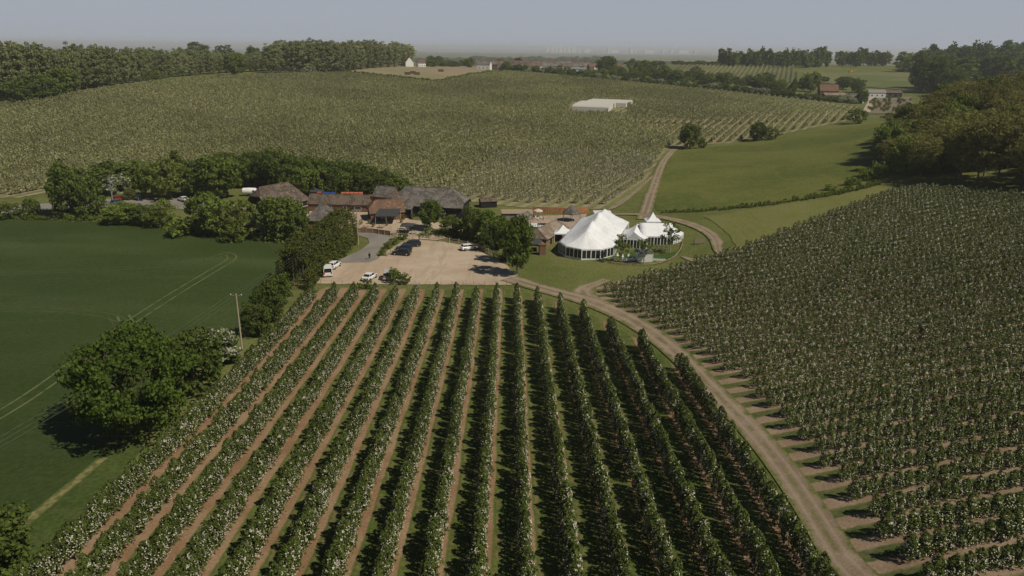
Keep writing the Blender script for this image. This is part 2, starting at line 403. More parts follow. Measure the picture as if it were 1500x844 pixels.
m_orch2 = orchard_mat('right_orchard_floor', RAZ, RS, 0.3, .85, (.07, .098, .03), (.11, .13, .04), (.17, .15, .07), (.25, .175, .115), (.34, .25, .17))
RIGHT = GP([(872, 420), (960, 398), (1070, 368), (1180, 326), (1290, 285), (1345, 272), (1500, 284), (1600, 292), (1800, 330), (1800, 700), (1800, 1100), (1500, 1100), (1250, 860), (1180, 760), (1110, 660), (1050, 590), (985, 520), (930, 480), (880, 450)])
sheet('right_orchard_ground', RIGHT, m_orch2, .05, 4.0, .2)
MAZ = R(26.5)
MS = 4.2
m_orch3 = orchard_mat('middle_orchard_floor', MAZ, MS, 0, .9, (.16, .18, .065), (.21, .22, .085), (.28, .25, .125), (.27, .215, .135), (.35, .29, .19))
MID = GP([(-420, 296), (-60, 292), (30, 290), (90, 280), (150, 268), (330, 272), (560, 281), (700, 297), (770, 305), (885, 307), (908, 300), (945, 268), (962, 240), (975, 222), (1000, 213), (1060, 211), (1110, 204), (1180, 190), (1252, 176),
          (1256, 157), (1200, 149), (1100, 138), (1000, 128), (900, 119), (800, 108), (745, 105), (690, 110), (640, 120), (560, 112), (505, 106), (400, 108), (300, 113), (150, 131), (60, 143), (-30, 152), (-420, 175)])
sheet('middle_orchard_ground', MID, m_orch3, .12, 9.0, .5)
# meadow on the hill
t = NT('meadow', .95, .1)
m_mead = t.out(grass_col(t, (.10, .125, .026), (.15, .165, .04), (.19, .17, .055), .6)); t.bump(t.noise(.8, 4), .9, .3)
MEAD = GP([(962, 309), (958, 296), (968, 262), (985, 226), (1003, 219), (1110, 207), (1200, 192), (1292, 180), (1330, 196), (1400, 240), (1345, 268), (1290, 268), (1240, 281), (1180, 292), (1080, 304), (1010, 310)])
sheet('hill_meadow', MEAD, m_mead, .14, 6.0, .2)
t = NT('mown_grass', .95, .1)
g = grass_col(t, (.155, .17, .042), (.195, .20, .065), (.235, .21, .085), .4)
st = t.noise(1.0, 2, t.mapv(t.pos, R(-70), (1.1, .02, 1)))
m_mown = t.out(t.mix(t.math('MULTIPLY', t.ramp(st, .45, .62), .4), g, (.17, .165, .06)))
sheet('mown_headland', GP([(1030, 318), (1100, 308), (1200, 294), (1290, 272), (1345, 270), (1290, 284), (1180, 325), (1080, 365), (1068, 345), (1045, 325)]), m_mown, .12, 4.0, .2)
# far brown paddock, striped orchard hill, sloping pasture
m_paddock = NT('dry_paddock', .95, .1); t = m_paddock
m_paddock = t.out(t.mix(t.ramp(t.noise(.02, 4), .4, .62), (.27, .215, .14), (.22, .20, .11)))
sheet('dry_paddock', GP([(505, 106), (560, 98), (600, 96), (680, 97), (748, 102), (700, 109), (641, 118.5), (560, 112)]), m_paddock, .5, 12, 1)
m_strp = orchard_mat('striped_orchard_floor', R(20), 5.2, 0, .8, (.10, .135, .045), (.14, .165, .06), (.20, .18, .09), (.25, .21, .14), (.33, .28, .19))
STRIPE = GP([(990, 103), (1000, 97.5), (1100, 99), (1160, 100), (1178, 121), (1150, 123), (1060, 119), (1000, 116)])
sheet('far_orchard_ground', STRIPE, m_strp, .6, 14, 0)
t = NT('pasture', .95, .1); m_past = t.out(t.mix(t.ramp(t.noise(.012, 4), .4, .6), (.10, .125, .045), (.155, .155, .065)))
sheet('sloping_pasture', GP([(1176, 107), (1250, 104), (1330, 107), (1345, 118), (1340, 134), (1290, 130), (1240, 126), (1190, 120)]), m_past, .6, 14, 1)
t = NT('bare_vines', .95, .1); m_pv = t.out(t.mix(t.ramp(t.noise(.1, 4), .4, .6), (.20, .165, .12), (.145, .13, .085)))
sheet('bare_orchard_ground', GP([(1272, 146), (1335, 142), (1340, 166), (1265, 168)]), m_pv, .4, 10, .5)

# car park, lane, tracks
t = NT('gravel', .95, .15)
c = t.mix(t.ramp(t.noise(.08, 5), .35, .65), (.41, .315, .225), (.49, .395, .295))
c = t.mix(t.ramp(t.noise(6, 3), .5, .8), c, (.30, .235, .17))
c = t.mix(t.math('MULTIPLY', t.ramp(t.noise(.22, 4, t.mapv(t.pos, R(20), (1, 3, 1))), .5, .68), .45), c, (.34, .265, .19)); c = t.mix(t.math('MULTIPLY', t.ramp(t.noise(.5, 4, t.mapv(t.pos, R(-35), (1, .12, 1)), .6, 1.2), .52, .62), .4), c, (.31, .24, .17)); m_gravel = t.out(c)
t.bump(t.noise(9, 3), .5, .03)
PARK = GP([(462, 416), (472, 404), (492, 384), (540, 383), (556, 377), (566, 369), (584, 358), (600, 351), (640, 353), (680, 360), (706, 370), (728, 380), (745, 392), (758, 404), (770, 412), (748, 418), (640, 417), (560, 417)])
sheet('car_park', PARK, m_gravel, .10, 3, .2)
t = NT('worn_asphalt', .85, .2)
m_asph = t.out(t.mix(t.ramp(t.noise(.3, 4), .3, .7), (.19, .175, .155), (.25, .225, .195)))
sheet('access_road', GP([(489, 386), (500, 380), (530, 366), (541, 357), (539, 350), (524, 345), (512, 345), (518, 340), (545, 342), (578, 347), (573, 354), (558, 364), (551, 373), (556, 379), (540, 385)]), m_asph, .13, 2)
ribbon('side_lane', GP([(-220, 312), (-60, 311), (40, 305), (100, 302), (170, 297), (230, 297), (290, 300), (350, 310)]), [11, 11, 10, 9, 12, 12, 12, 8], m_asph, .08, 3)
sheet('yard', GP([(440, 318), (420, 300), (440, 284), (540, 284), (600, 322), (640, 326), (700, 338), (640, 352), (600, 350), (578, 346), (520, 340)]), m_gravel, .05, 3)
t = NT('farm_track', .95, .1)
uv = t.sep(t.n('ShaderNodeUVMap').outputs[0])
au = t.math('ABSOLUTE', uv[0]); e = t.math('ADD', au, t.math('MULTIPLY', t.math('SUBTRACT', t.noise(.45, 6, rough=.65), .5), 1.5))
k = t.ramp(e, .98, .6)
mid = t.math('MULTIPLY', t.ramp(au, .22, .05), t.ramp(t.noise(.35, 5), .42, .56))
k = t.math('SUBTRACT', k, t.math('MULTIPLY', mid, .7))
rut = t.ramp(t.math('ABSOLUTE', t.math('SUBTRACT', au, .42)), .2, .02)
d = t.mix(t.math('MULTIPLY', rut, .4), dirt_col(t, (.235, .175, .12), (.32, .25, .18)), (.37, .295, .215))
m_track = t.out(t.mix(k, grass_col(t), d)); t.bump(t.noise(4, 4), .5, .06)
ribbon('farm_track', GP([(745, 408), (800, 425), (868, 442), (930, 470), (990, 515), (1060, 588), (1110, 640), (1160, 705), (1205, 775), (1250, 850)]) + [(34, 38), (36, 20)], [5, 4.5, 5.2, 4.2, 3.4, 3.2, 3.1, 3.1, 3.1, 3.1], m_track, .16, 1.5, 10)
ribbon('track_spur', GP([(858, 440), (850, 425), (868, 418), (890, 410)]), [6, 5, 3, 2.5], m_track, .13, 1.5, 8)
ribbon('hill_track', GP([(942, 322), (950, 296), (962, 262), (972, 236), (988, 218), (1005, 213), (1040, 211), (1056, 209)]), [4, 4, 3.5, 3.2, 3.2, 3.2, 4.4, 3.6], m_track, .20, 2, 8)
ribbon('marquee_track', GP([(885, 315), (925, 314), (955, 316), (1000, 325), (1035, 338), (1052, 354), (1050, 370), (1075, 385)]), [1.6, 2.4, 3.8, 3.6, 3.4, 3.2, 1.6, .8], m_track, .22, 2, 8)
ribbon('worn_path', GP([(998, 376), (1012, 381), (1030, 386), (1055, 384), (1085, 386)]), [.5, 2, 2.2, 2, .6], m_track, .16, 1.5, 6)
ribbon('orchard_edge_path', GP([(880, 311), (905, 303), (935, 278), (957, 258)]), [1, 1.6, 1.6, 1], m_track, .2, 2, 4)
t = NT('pale_lane', .9, .1); m_pl = t.out(t.mix(t.noise(.3, 3), (.45, .38, .30), (.36, .30, .23)))
ribbon('far_lane', GP([(1268, 166), (1272, 158), (1275, 150), (1276, 144)]), [5, 5, 4, 4], m_pl, .8, 4, 4)
# mown ornamental lawn and terrace by the marquee
t = NT('lawn', .95, .1); m_lawn = t.out(grass_col(t, (.05, .10, .02), (.065, .12, .025), (.09, .12, .035), .3))
sheet('garden_lawn', GP([(905, 376), (925, 370), (962, 374), (1000, 368), (985, 378), (960, 383), (935, 384), (912, 383)]), m_lawn, .14, 2)
sheet('pond_lawn', GP([(762, 345), (770, 330), (800, 330), (796, 348)]), m_lawn, .14, 2)
t = NT('paving', .85, .2); m_pave = t.out(t.mix(t.ramp(t.noise(.7, 4), .35, .65), (.40, .31, .24), (.30, .23, .18)))
sheet('patio', GP([(768, 330), (772, 318), (860, 314), (850, 332), (815, 345), (800, 331)]), m_pave, .16, 2)
# ------------------------------------------------------------------ foliage
def leaf_quads(C, Nn, size, jit=.6, asp=.8, r=rng):
    """a small quad at each centre, roughly facing Nn"""
    n = len(C); Nn = Nn + r.normal(0, jit, (n, 3)); Nn /= np.linalg.norm(Nn, axis=1)[:, None] + 1e-9
    a = np.cross(Nn, r.normal(0, 1, (n, 3))); a /= np.linalg.norm(a, axis=1)[:, None] + 1e-9
    b = np.cross(Nn, a); s = (size * r.uniform(.6, 1.3, n))[:, None] / 2
    V = np.stack([C - a * s - b * s * asp, C + a * s - b * s * asp * .6, C + a * s * .9 + b * s * asp, C - a * s * .7 + b * s * asp], 1).reshape(-1, 3)
    return V, np.arange(n * 4).reshape(-1, 4)
def clump_cloud(nc, nl, shape, cr, r=rng, inner=.25):
    """nc clumps inside the shape, nl leaves over each clump's shell; returns centres, normals"""
    C = []
    while len(C) < nc:
        p = r.uniform(-1, 1, 3)
        q = shape(p)
        if q is not None: C.append(q)
    C = np.array(C); rad = cr * r.uniform(.6, 1.25, nc)
    d = r.normal(0, 1, (nc, nl, 3)); d /= np.linalg.norm(d, axis=2)[..., None]
    d[..., 2] = d[..., 2] * .85 + .1
    k = r.uniform(.75, 1.05, (nc, nl, 1)); P = C[:, None] + d * k * rad[:, None, None] * np.array([1, 1, .8])
    return P.reshape(-1, 3), d.reshape(-1, 3)
def ell(h0, h1, w, topp=2.0, shell=.45, lump=.18, seed=0):
    """ellipsoidal-ish crown of unit height range h0..h1, half width w"""
    ph = np.random.default_rng(seed).uniform(0, 6.28, 6)
    def f(p):
        x, y, z = p; rr = (abs(x) ** 2 + abs(y) ** 2 + abs(z) ** topp)
        if rr > 1 or rr < shell: return None
        a = math.atan2(y, x); k = 1 + lump * (math.sin(2 * a + ph[0]) + math.sin(3 * a + 4 * z + ph[1]) + .6 * math.sin(5 * z + ph[2])) / 1.5
        return np.array([x * w * k, y * w * k, (h0 + h1) / 2 + z * (h1 - h0) / 2 * (1 + lump * .5 * math.sin(3 * a + ph[3]))])
    return f
def cone(h0, h1, w, p=.9):
    def f(q):
        x, y, z = q; t = (z + 1) / 2; m = (1 - t) ** p
        rr = math.hypot(x, y)
        if rr > 1 or rr < .5: return None
        return np.array([x * w * m, y * w * m, h0 + (h1 - h0) * t])
    return f
def limbs(b, H_, w, n=7, r0=.022, top=.75, seed=0):
    rr = random.Random(seed); b.tube((0, 0, -.03 * H_), (0, 0, H_ * .25), r0 * H_ * 1.3, r0 * H_ * .9, 7)
    x = y = 0; z = H_ * .25; pr = r0 * H_ * .9
    for k in range(3):
        nx, ny, nz = x + rr.uniform(-.03, .03) * H_, y + rr.uniform(-.03, .03) * H_, z + H_ * (top - .25) / 3
        b.tube((x, y, z), (nx, ny, nz), pr, pr * .65, 6); x, y, z = nx, ny, nz; pr *= .65
    for i in range(n):
        a = i * 2.4 + rr.uniform(-.4, .4); z0 = H_ * rr.uniform(.2, top * .85); L = w * rr.uniform(.6, .95)
        p1 = (math.cos(a) * L * .5, math.sin(a) * L * .5, z0 + L * .35); p2 = (math.cos(a) * L, math.sin(a) * L, z0 + L * .7)
        b.tube((0, 0, z0), p1, r0 * H_ * .45, r0 * H_ * .3, 5); b.tube(p1, p2, r0 * H_ * .3, r0 * H_ * .12, 5)
        q = (p1[0] + rr.uniform(-.3, .3) * L, p1[1] + rr.uniform(-.3, .3) * L, p1[2] + L * .45); b.tube(p1, q, r0 * H_ * .22, r0 * H_ * .08, 4)
    return b
M_OAK = leafm('oak_leaves', [(.05, .08, .014), (.08, .118, .02), (.115, .155, .034)], .25)
M_DARK = leafm('dark_leaves', [(.085, .12, .026), (.125, .165, .036), (.16, .20, .05)], .33)
M_MID = leafm('mid_leaves', [(.115, .155, .03), (.165, .21, .045), (.21, .25, .06)], .35)
M_YEL = leafm('spring_leaves', [(.12, .15, .03), (.17, .20, .045), (.20, .22, .07)], .35)
M_CON = leafm('conifer_leaves', [(.065, .08, .018), (.10, .115, .026), (.14, .14, .035)], .15)
M_POP = leafm('poplar_leaves', [(.27, .29, .14), (.33, .34, .17), (.37, .37, .21)], .44)
M_BRN = leafm('budding_twigs', [(.22, .20, .07), (.28, .25, .09), (.26, .28, .08)], .38)
M_HAW = leafm('hawthorn_blossom', [(.42, .42, .32), (.55, .55, .44), (.15, .19, .06)], .25)
M_APL = leafm('apple_leaves', [(.085, .12, .026), (.125, .16, .04), (.17, .20, .06)], .33, .3, 1.3)
M_BLO = leafm('apple_blossom', [(.60, .55, .45), (.70, .65, .55), (.78, .73, .64)], .3, .1, 3)
M_APL2 = leafm('apple_leaves_light', [(.12, .15, .045), (.165, .19, .06), (.21, .23, .085)], .36, .3, 1.3)
M_APF = leafm('orchard_leaves', [(.25, .265, .11), (.31, .315, .14), (.36, .355, .18)], .42, .25, .4)
M_RED = leafm('copper_leaves', [(.05, .02, .022), (.07, .028, .028), (.08, .04, .03)], .2)
M_WIL = leafm('willow_leaves', [(.085, .13, .022), (.13, .18, .03), (.17, .22, .05)], .35)
def crown_mesh(name, shape, nc, nl, cr, size, mat, seed, jit=.6, mix=None):
    r = np.random.default_rng(seed); P, N = clump_cloud(nc, nl, shape, cr, r)
    V, Q = leaf_quads(P, N, size, jit, .8, r)
    mats = [mat]; mi = None
    if mix: mats.append(mix[0]); mi = (r.random(len(Q)) < mix[1]).astype(int)
    return np_mesh(name, V, Q, mats, mi)
def trunk_mesh(name, H_, w, mat, seed, n=7, r0=.022, top=.75): return limbs(MB(), H_, w, n, r0, top, seed).mesh(name, mat)
TT = {}
def tmpl(key, H_, w, shape, nc, nl, cr, size, mat, nvar=3, tm=bark, mix=None, jit=.6, r0=.022, nlimb=7):
    TT[key] = [(crown_mesh(key + '_crown', shape(k), nc, nl, cr, size, mat, 100 + k * 7 + len(TT) * 31, jit, mix),
                trunk_mesh(key + '_trunk', H_, w, tm, k + len(TT), nlimb, r0)) for k in range(nvar)]
# (templates are in metres at their natural size, scaled when placed)
tmpl('oak', 12, 8, lambda k: ell(1.0, 12, 8.3, 2.3, .34, .22, k), 330, 55, 1.25, .36, M_OAK, 2)
tmpl('round', 9, 4.5, lambda k: ell(.6, 9, 4.2, 2.2, .35, .16, k + 5), 110, 42, 1.0, .42, M_MID, 3)
tmpl('rounddark', 9, 4.5, lambda k: ell(.5, 9, 4.3, 2.2, .35, .16, k + 9), 110, 42, 1.0, .42, M_DARK, 3)
tmpl('spring', 8, 4.5, lambda k: ell(.8, 8, 4.2, 2.2, .3, .2, k + 15), 90, 34, .9, .38, M_YEL, 2)
tmpl('haw', 5, 3, lambda k: ell(.4, 5, 2.8, 2.2, .3, .2, k + 20), 60, 30, .7, .34, M_HAW, 2, mix=(M_MID, .45))
tmpl('poplar', 22, 5, lambda k: ell(2.0, 22, 4.2, 2.8, .3, .22, k + 30), 130, 40, 1.35, .6, M_POP, 4, mix=(M_MID, .25), r0=.014)
tmpl('brown', 18, 6, lambda k: ell(4.0, 18, 5.6, 2.4, .2, .2, k + 40), 170, 34, 1.2, .42, M_BRN, 4, mix=(M_MID, .22), r0=.013, nlimb=14)
tmpl('birch', 5.5, 1.6, lambda k: ell(1.6, 5.5, 1.5, 2.2, .05, .2, k + 50), 40, 22, .42, .2, M_YEL, 2, tm=pale_bark, mix=(M_MID, .5), r0=.016)
tmpl('willow', 9, 3, lambda k: ell(1.4, 9, 2.7, 2.5, .3, .2, k + 60), 110, 40, .75, .34, M_WIL, 2, tm=pale_bark, r0=.024)
tmpl('bush', 2.5, 1.8, lambda k: ell(0, 2.4, 1.6, 2.2, .25, .15, k + 70), 30, 26, .5, .26, M_MID, 3, r0=.02)
tmpl('bushdark', 4, 2.5, lambda k: ell(-.2, 4, 3.0, 2.4, .2, .2, k + 75), 36, 26, .9, .5, M_DARK, 3, r0=.02)
tmpl('copper', 10, 5, lambda k: ell(1, 10, 4.5, 2.2, .4, .12, k + 80), 60, 24, 1.3, .7, M_RED, 1)
tmpl('far', 14, 5, lambda k: ell(.5, 14, 4.8, 2.4, .4, .22, k + 90), 60, 16, 1.5, 1.1, M_DARK, 4, mix=(M_MID, .3))
tmpl('conifer', 8, 2, lambda k: cone(.2, 8, 2.3, .7), 90, 34, .55, .32, M_CON, 3, mix=(M_DARK, .3), r0=.012, nlimb=2)
NAMES = dict(oak='oak_tree', round='broadleaf_tree', rounddark='broadleaf_tree', spring='spring_tree', haw='hawthorn_tree', poplar='poplar_tree', brown='woodland_tree', birch='birch_tree',
             willow='weeping_tree', bush='bush', bushdark='hedge_bush', copper='copper_beech_tree', far='distant_tree', conifer='conifer_tree')
NAT = dict(oak=(12, 8), round=(9, 4.5), rounddark=(9, 4.5), spring=(8, 4.5), haw=(5, 3), poplar=(22, 5), brown=(18, 6), birch=(5.5, 1.6), willow=(9, 3), bush=(2.5, 1.8), bushdark=(4, 3), copper=(10, 4.8), far=(14, 5), conifer=(8, 2.2))
def tree(key, p, h, wd, label, cat='tree', group=None, name=None, k=None):
    """h height, wd crown width in metres"""
    T = TT[key]; cm, tm = T[random.randrange(len(T)) if k is None else k % len(T)]
    Hn, wn = NAT[key]; sx = wd / (2 * wn)
    z = h1(p[0], p[1]) if len(p) < 3 else p[2]
    o = thing(name or NAMES[key], (p[0], p[1], z - .05), random.uniform(0, 6.28), label, cat, group, (sx, sx * random.uniform(.92, 1.08), h / Hn))
    link('trunk', tm, o); link('crown', cm, o)
    return o
def tree_px(key, bx, by, hpx, wpx, label, **k):
    p = G(bx, by); m = F / proj(p)[2]
    return tree(key, (p.x, p.y, p.z), hpx / m / .95, wpx / m, label, **k)

# ------------------------------------------------------------------ apple trees in rows
def apple_meshes(nl, nb, ls, bs, seed, hh=3.5, w=.85, tr=True, lm=None):
    r = np.random.default_rng(seed)
    n = nl
    t = r.uniform(0, 1, n) ** .9; z = .55 + t * (hh - .55)
    pw = w * (1 - .50 * t ** 2.0) * (1 + .25 * np.sin(z * 5 + seed)); a = r.uniform(0, 6.28, n); k = np.sqrt(r.uniform(.15, 1, n))
    # branch-like clumping
    a = a + .5 * np.sin(3 * a + seed); P = np.c_[np.cos(a) * pw * k, np.sin(a) * pw * k * 1.1, z]; N = np.c_[np.cos(a), np.sin(a), .6 + 0 * a]
    top = r.uniform(0, 1, n) < .04; P[top, :2] *= .25; P[top, 2] = hh + r.uniform(0, .22, top.sum())
    V, Q = leaf_quads(P, N, ls, .7, .7, r)
    fol = np_mesh('apple_foliage', V, Q, [lm or M_APL])
    t = r.uniform(0, 1, nb); z = .7 + t * (hh - .75); pw = w * 1.08 * (1 - .48 * t ** 2.0); a = r.uniform(0, 6.28, nb); c0 = r.integers(0, max(3, nb // 7), nb)
    ca = r.uniform(0, 6.28, nb)[c0]; cz = r.uniform(.9, hh, nb)[c0]
    g = r.random(nb) < .6; a = np.where(g, ca + r.normal(0, .22, nb), a); z = np.where(g, cz + r.normal(0, .14, nb), z)
    pw = w * 1.08 * (1 - .58 * np.clip((z - .55) / (hh - .55), 0, 1) ** 2.0)
    P = np.c_[np.cos(a) * pw, np.sin(a) * pw * 1.1, z]; V, Q = leaf_quads(P, np.c_[np.cos(a), np.sin(a), 1 + 0 * a], bs, .4, .9, r)
    blo = np_mesh('apple_blossom', V, Q, [M_BLO])
    b = MB(); b.tube((0, 0, -.1), (0, 0, hh * .55), .045, .03, 5); b.tube((0, 0, hh * .55), (.03, .02, hh), .03, .012, 4)
    if tr:
        for i in range(6):
            q = i * 1.9 + seed; zz = .7 + i * .38; L = w * (1 - i * .12); b.tube((0, 0, zz), (math.cos(q) * L, math.sin(q) * L, zz + .25), .02, .008, 4)
    return b.mesh('apple_trunk', bark), fol, blo
AP0 = [apple_meshes(800, 110, .165, .09, 11 + k, 3.2, .66) for k in range(4)]
AP1 = [apple_meshes(360, 62, .235, .13, 31 + k, 3.2, .9, tr=False, lm=M_APL2) for k in range(4)]
APM = [apple_meshes(250, 75, .29, .18, 71 + k, 2.9, .9, tr=False, lm=M_APF) for k in range(3)]
AP2 = [apple_meshes(64, 9, .5, .26, 51 + k, 2.7, .85, tr=False, lm=M_APF) for k in range(3)]
def row_points(poly, az, s, x0, step, jit=.25):
    ca, sa = math.cos(az), math.sin(az); p = np.array(poly)
    u = p[:, 0] * ca - p[:, 1] * sa; v = p[:, 0] * sa + p[:, 1] * ca
    k = np.arange(math.ceil((u.min() - x0) / s), math.floor((u.max() - x0) / s) + 1)
    vv = np.arange(v.min(), v.max(), step); K, Vv = np.meshgrid(k, vv, indexing='ij')
    U = x0 + K * s + rng.normal(0, .10, K.shape); Vv = Vv + rng.uniform(-jit, jit, K.shape)
    X = U * ca + Vv * sa; Y = -U * sa + Vv * ca
    ok = inside(p, X, Y); return X[ok], Y[ok], K[ok]
def infront(X, Y, pad=120):
    Z = H(X, Y); d = np.stack([X, Y, Z - CAMZ], -1); z = d @ fw; px = 750 + F * (d @ rt) / z; py = 422 - F * (d @ up) / z
    return (z > 5) & (px > -pad) & (px < 1500 + pad) & (py < 844 + pad * 1.6), Z, np.sqrt((d ** 2).sum(-1))
def inst_stuff(name, pts, variants, label, rot_jit=3.14, smin=.8, smax=1.15, zk=1.0):
    """one object: points carrying tree instances; the sources are trees that stand in the scene"""
    me = bpy.data.meshes.new(name); me.vertices.add(len(pts)); me.vertices.foreach_set('co', np.asarray(pts, np.float32).ravel()); me.update()
    o = link(name, me); tag(o, label, 'trees', kind='stuff')
    ng = bpy.data.node_groups.new(name, 'GeometryNodeTree')
    ng.interface.new_socket('Geometry', in_out='INPUT', socket_type='NodeSocketGeometry'); ng.interface.new_socket('Geometry', in_out='OUTPUT', socket_type='NodeSocketGeometry')
    N = ng.nodes.new; L = ng.links.new
    gi, go = N('NodeGroupInput'), N('NodeGroupOutput'); jn = N('GeometryNodeJoinGeometry')
    for vs in variants:
        j1 = N('GeometryNodeJoinGeometry')
        for ob in vs:
            oi = N('GeometryNodeObjectInfo'); oi.transform_space = 'ORIGINAL'; oi.inputs['Object'].default_value = ob; L(oi.outputs['Geometry'], j1.inputs[0])
        g2 = N('GeometryNodeGeometryToInstance'); L(j1.outputs[0], g2.inputs[0]); L(g2.outputs[0], jn.inputs[0])
    ip = N('GeometryNodeInstanceOnPoints'); ip.inputs['Pick Instance'].default_value = True
    ri = N('FunctionNodeRandomValue'); ri.data_type = 'INT'; ri.inputs['Min'].default_value = 0; ri.inputs['Max'].default_value = len(variants) - 1
    rr = N('FunctionNodeRandomValue'); rr.data_type = 'FLOAT_VECTOR'; rr.inputs['Min'].default_value = (-.04, -.04, -rot_jit); rr.inputs['Max'].default_value = (.04, .04, rot_jit)
    rs = N('FunctionNodeRandomValue'); rs.data_type = 'FLOAT_VECTOR'; rs.inputs['Min'].default_value = (smin, smin, smin * zk); rs.inputs['Max'].default_value = (smax, smax, smax * zk)
    L(gi.outputs[0], ip.inputs['Points']); L(jn.outputs[0], ip.inputs['Instance'])
    L([x for x in ri.outputs if x.type == 'INT'][0], ip.inputs['Instance Index']); L(rr.outputs['Value'], ip.inputs['Rotation']); L(rs.outputs['Value'], ip.inputs['Scale'])
    L(ip.outputs[0], go.inputs[0]); md = o.modifiers.new('rows', 'NODES'); md.node_group = ng
    return o
# front orchard rows
FRR = FRONT_ROWS = GP([(438, 441), (470, 437), (600, 438), (745, 438), (795, 444), (860, 467), (925, 502), (982, 530), (1030, 590), (1085, 650), (1160, 745), (1225, 850)]) + [(27.4, 44), (27.4, 36), (-44, 36)]
X, Y, K = row_points(FRONT_ROWS, R(-.25), FS, FX0, .9)
kk = (K >= -9) & (K <= 7); X, Y, K = X[kk], Y[kk], K[kk]
ok, Z, D = infront(X, Y, 450); X, Y, K, Z, D = X[ok], Y[ok], K[ok], Z[ok], D[ok]
RR_ = GP([(886, 428), (960, 404), (1075, 372), (1180, 331), (1290, 290), (1340, 277), (1500, 290), (1600, 298), (1700, 340), (1700, 1000), (1500, 1000), (1350, 860), (1272, 765), (1208, 690), (1146, 620), (1088, 562), (1032, 522), (962, 476), (905, 448)])
X2, Y2, K2 = row_points(RR_, RAZ, RS, 0.3, 1.15, .12)
ok, Z2, D2 = infront(X2, Y2, 700); X2, Y2, K2, Z2, D2 = X2[ok], Y2[ok], K2[ok], Z2[ok], D2[ok]
both = np.sort(np.r_[D[infront(X, Y, 10)[0]], D2[infront(X2, Y2, 10)[0]]]); thr = both[299]
ORD = ['first', 'second', 'third', 'fourth', 'fifth', 'sixth', 'seventh', 'eighth', 'ninth', 'tenth', 'eleventh', 'twelfth', 'thirteenth', 'fourteenth', 'fifteenth', 'sixteenth', 'seventeenth']
vis1 = infront(X, Y, 10)[0] & (D <= thr); vis2 = infront(X2, Y2, 10)[0] & (D2 <= thr)
src = {}
def apple(x, y, z, lab, grp):
    k = random.randrange(4); a = AP0[k]; s = random.uniform(.82, 1.14)
    o = thing('apple_tree', (x, y, z), random.uniform(0, 6.28), lab, 'tree', grp, (s * random.uniform(.95, 1.15), s, s * (.8 if 'track' in grp else 1)))
    q = [link('trunk', a[0], o), link('foliage', a[1], o), link('blossom', a[2], o)]; src.setdefault(k, q); return o
for x, y, z, k in zip(X[vis1], Y[vis1], Z[vis1], K[vis1]):
    i = int(k) + 9
    apple(x, y, z, 'blossoming apple tree at the near end of the %s foreground row from the left' % ORD[i], 'near apple trees of the %s row' % ORD[i])
for x, y, z, k in zip(X2[vis2], Y2[vis2], Z2[vis2], K2[vis2]):
    apple(x, y, z, 'sparsely blossoming apple tree in the lower right corner beyond the dirt track', 'near apple trees right of the track')
inst_stuff('orchard_rows', np.c_[X, Y, Z][~vis1 & (rng.random(len(X)) > .015)], [src[k] for k in sorted(src)], 'long straight rows of white blossoming apple trees running away from the camera')
# one lower-detail tree of each kind stands in the orchards as the source of the far rows
def source(meshes, x, y, lab, grp):
    o = thing('apple_tree', (x, y, h1(x, y)), 0, lab, 'tree', grp)
    return [link('trunk', meshes[0], o), link('foliage', meshes[1], o), link('blossom', meshes[2], o)]
P2 = np.c_[X2, Y2, Z2][~vis2]
idx = [int(np.argmin(np.hypot(P2[:, 0] - a, P2[:, 1] - b))) for a, b in [(60, 100), (70, 120), (80, 110), (95, 140)]]
s1 = [source(AP1[i], P2[q, 0], P2[q, 1], 'blossoming apple tree in the middle of the dense orchard right of the track', 'trees inside the right orchard') for i, q in enumerate(idx)]
P2 = np.delete(P2, idx, 0); D2r = np.sqrt(((P2 - np.array([0, 0, CAMZ])) ** 2).sum(1))
near2 = D2r < 105
inst_stuff('right_orchard_rows', P2[near2], [src[k] for k in sorted(src)], 'nearer rows of apple trees beyond the dirt track on the right', smin=.72, smax=.98, zk=.82)
inst_stuff('right_orchard_trees', P2[~near2], s1, 'dense orchard of apple trees covering the slope on the right', smin=.68, smax=.86, zk=.85)
MIDR = GP([(-420, 285), (-60, 289), (30, 286), (95, 276), (150, 266), (330, 262), (560, 274), (700, 290), (770, 298), (885, 301), (905, 297), (940, 264), (958, 240), (970, 222), (990, 213), (1060, 209), (1110, 202), (1180, 188), (1250, 175),
           (1254, 160), (1200, 152), (1100, 141), (1000, 131), (900, 121), (800, 111), (745, 107), (692, 112.5), (640, 123), (560, 115), (505, 109), (400, 111), (300, 116), (150, 134), (60, 147), (-30, 156), (-420, 180)])
X3, Y3, K3 = row_points(MIDR, MAZ, MS, 0, 1.6, .5)
ok, Z3, D3 = infront(X3, Y3, 200); P3 = np.c_[X3, Y3, Z3][ok]; D3 = D3[ok]
# ground kept clear for the white fleece block
BLK = GP([(832, 167), (836, 150), (918, 152), (920, 168)])
kq = ~inside(BLK, P3[:, 0], P3[:, 1]); P3 = P3[kq]; D3 = D3[kq]
def off_line(P, px):             # headland gaps between the blocks
    q = np.array(GP(px)); ok = np.ones(len(P), bool)
    for a, c in zip(q, q[1:]):
        ab = c - a; tt = np.clip(((P[:, :2] - a) @ ab) / (ab @ ab), 0, 1); ok &= np.hypot(*(P[:, :2] - a - tt[:, None] * ab).T) > 3.2
    return ok
kq = off_line(P3, [(200, 134), (300, 152), (370, 163)]) & off_line(P3, [(395, 175), (560, 186), (700, 199), (800, 212)]) & off_line(P3, [(930, 183), (1080, 186), (1200, 178)]) & (rng.random(len(P3)) > .03)
P3 = P3[kq]; D3 = D3[kq]
n3 = (D3 < 330) & (P3[:, 0] > -30 + .25 * (D3 - 220))
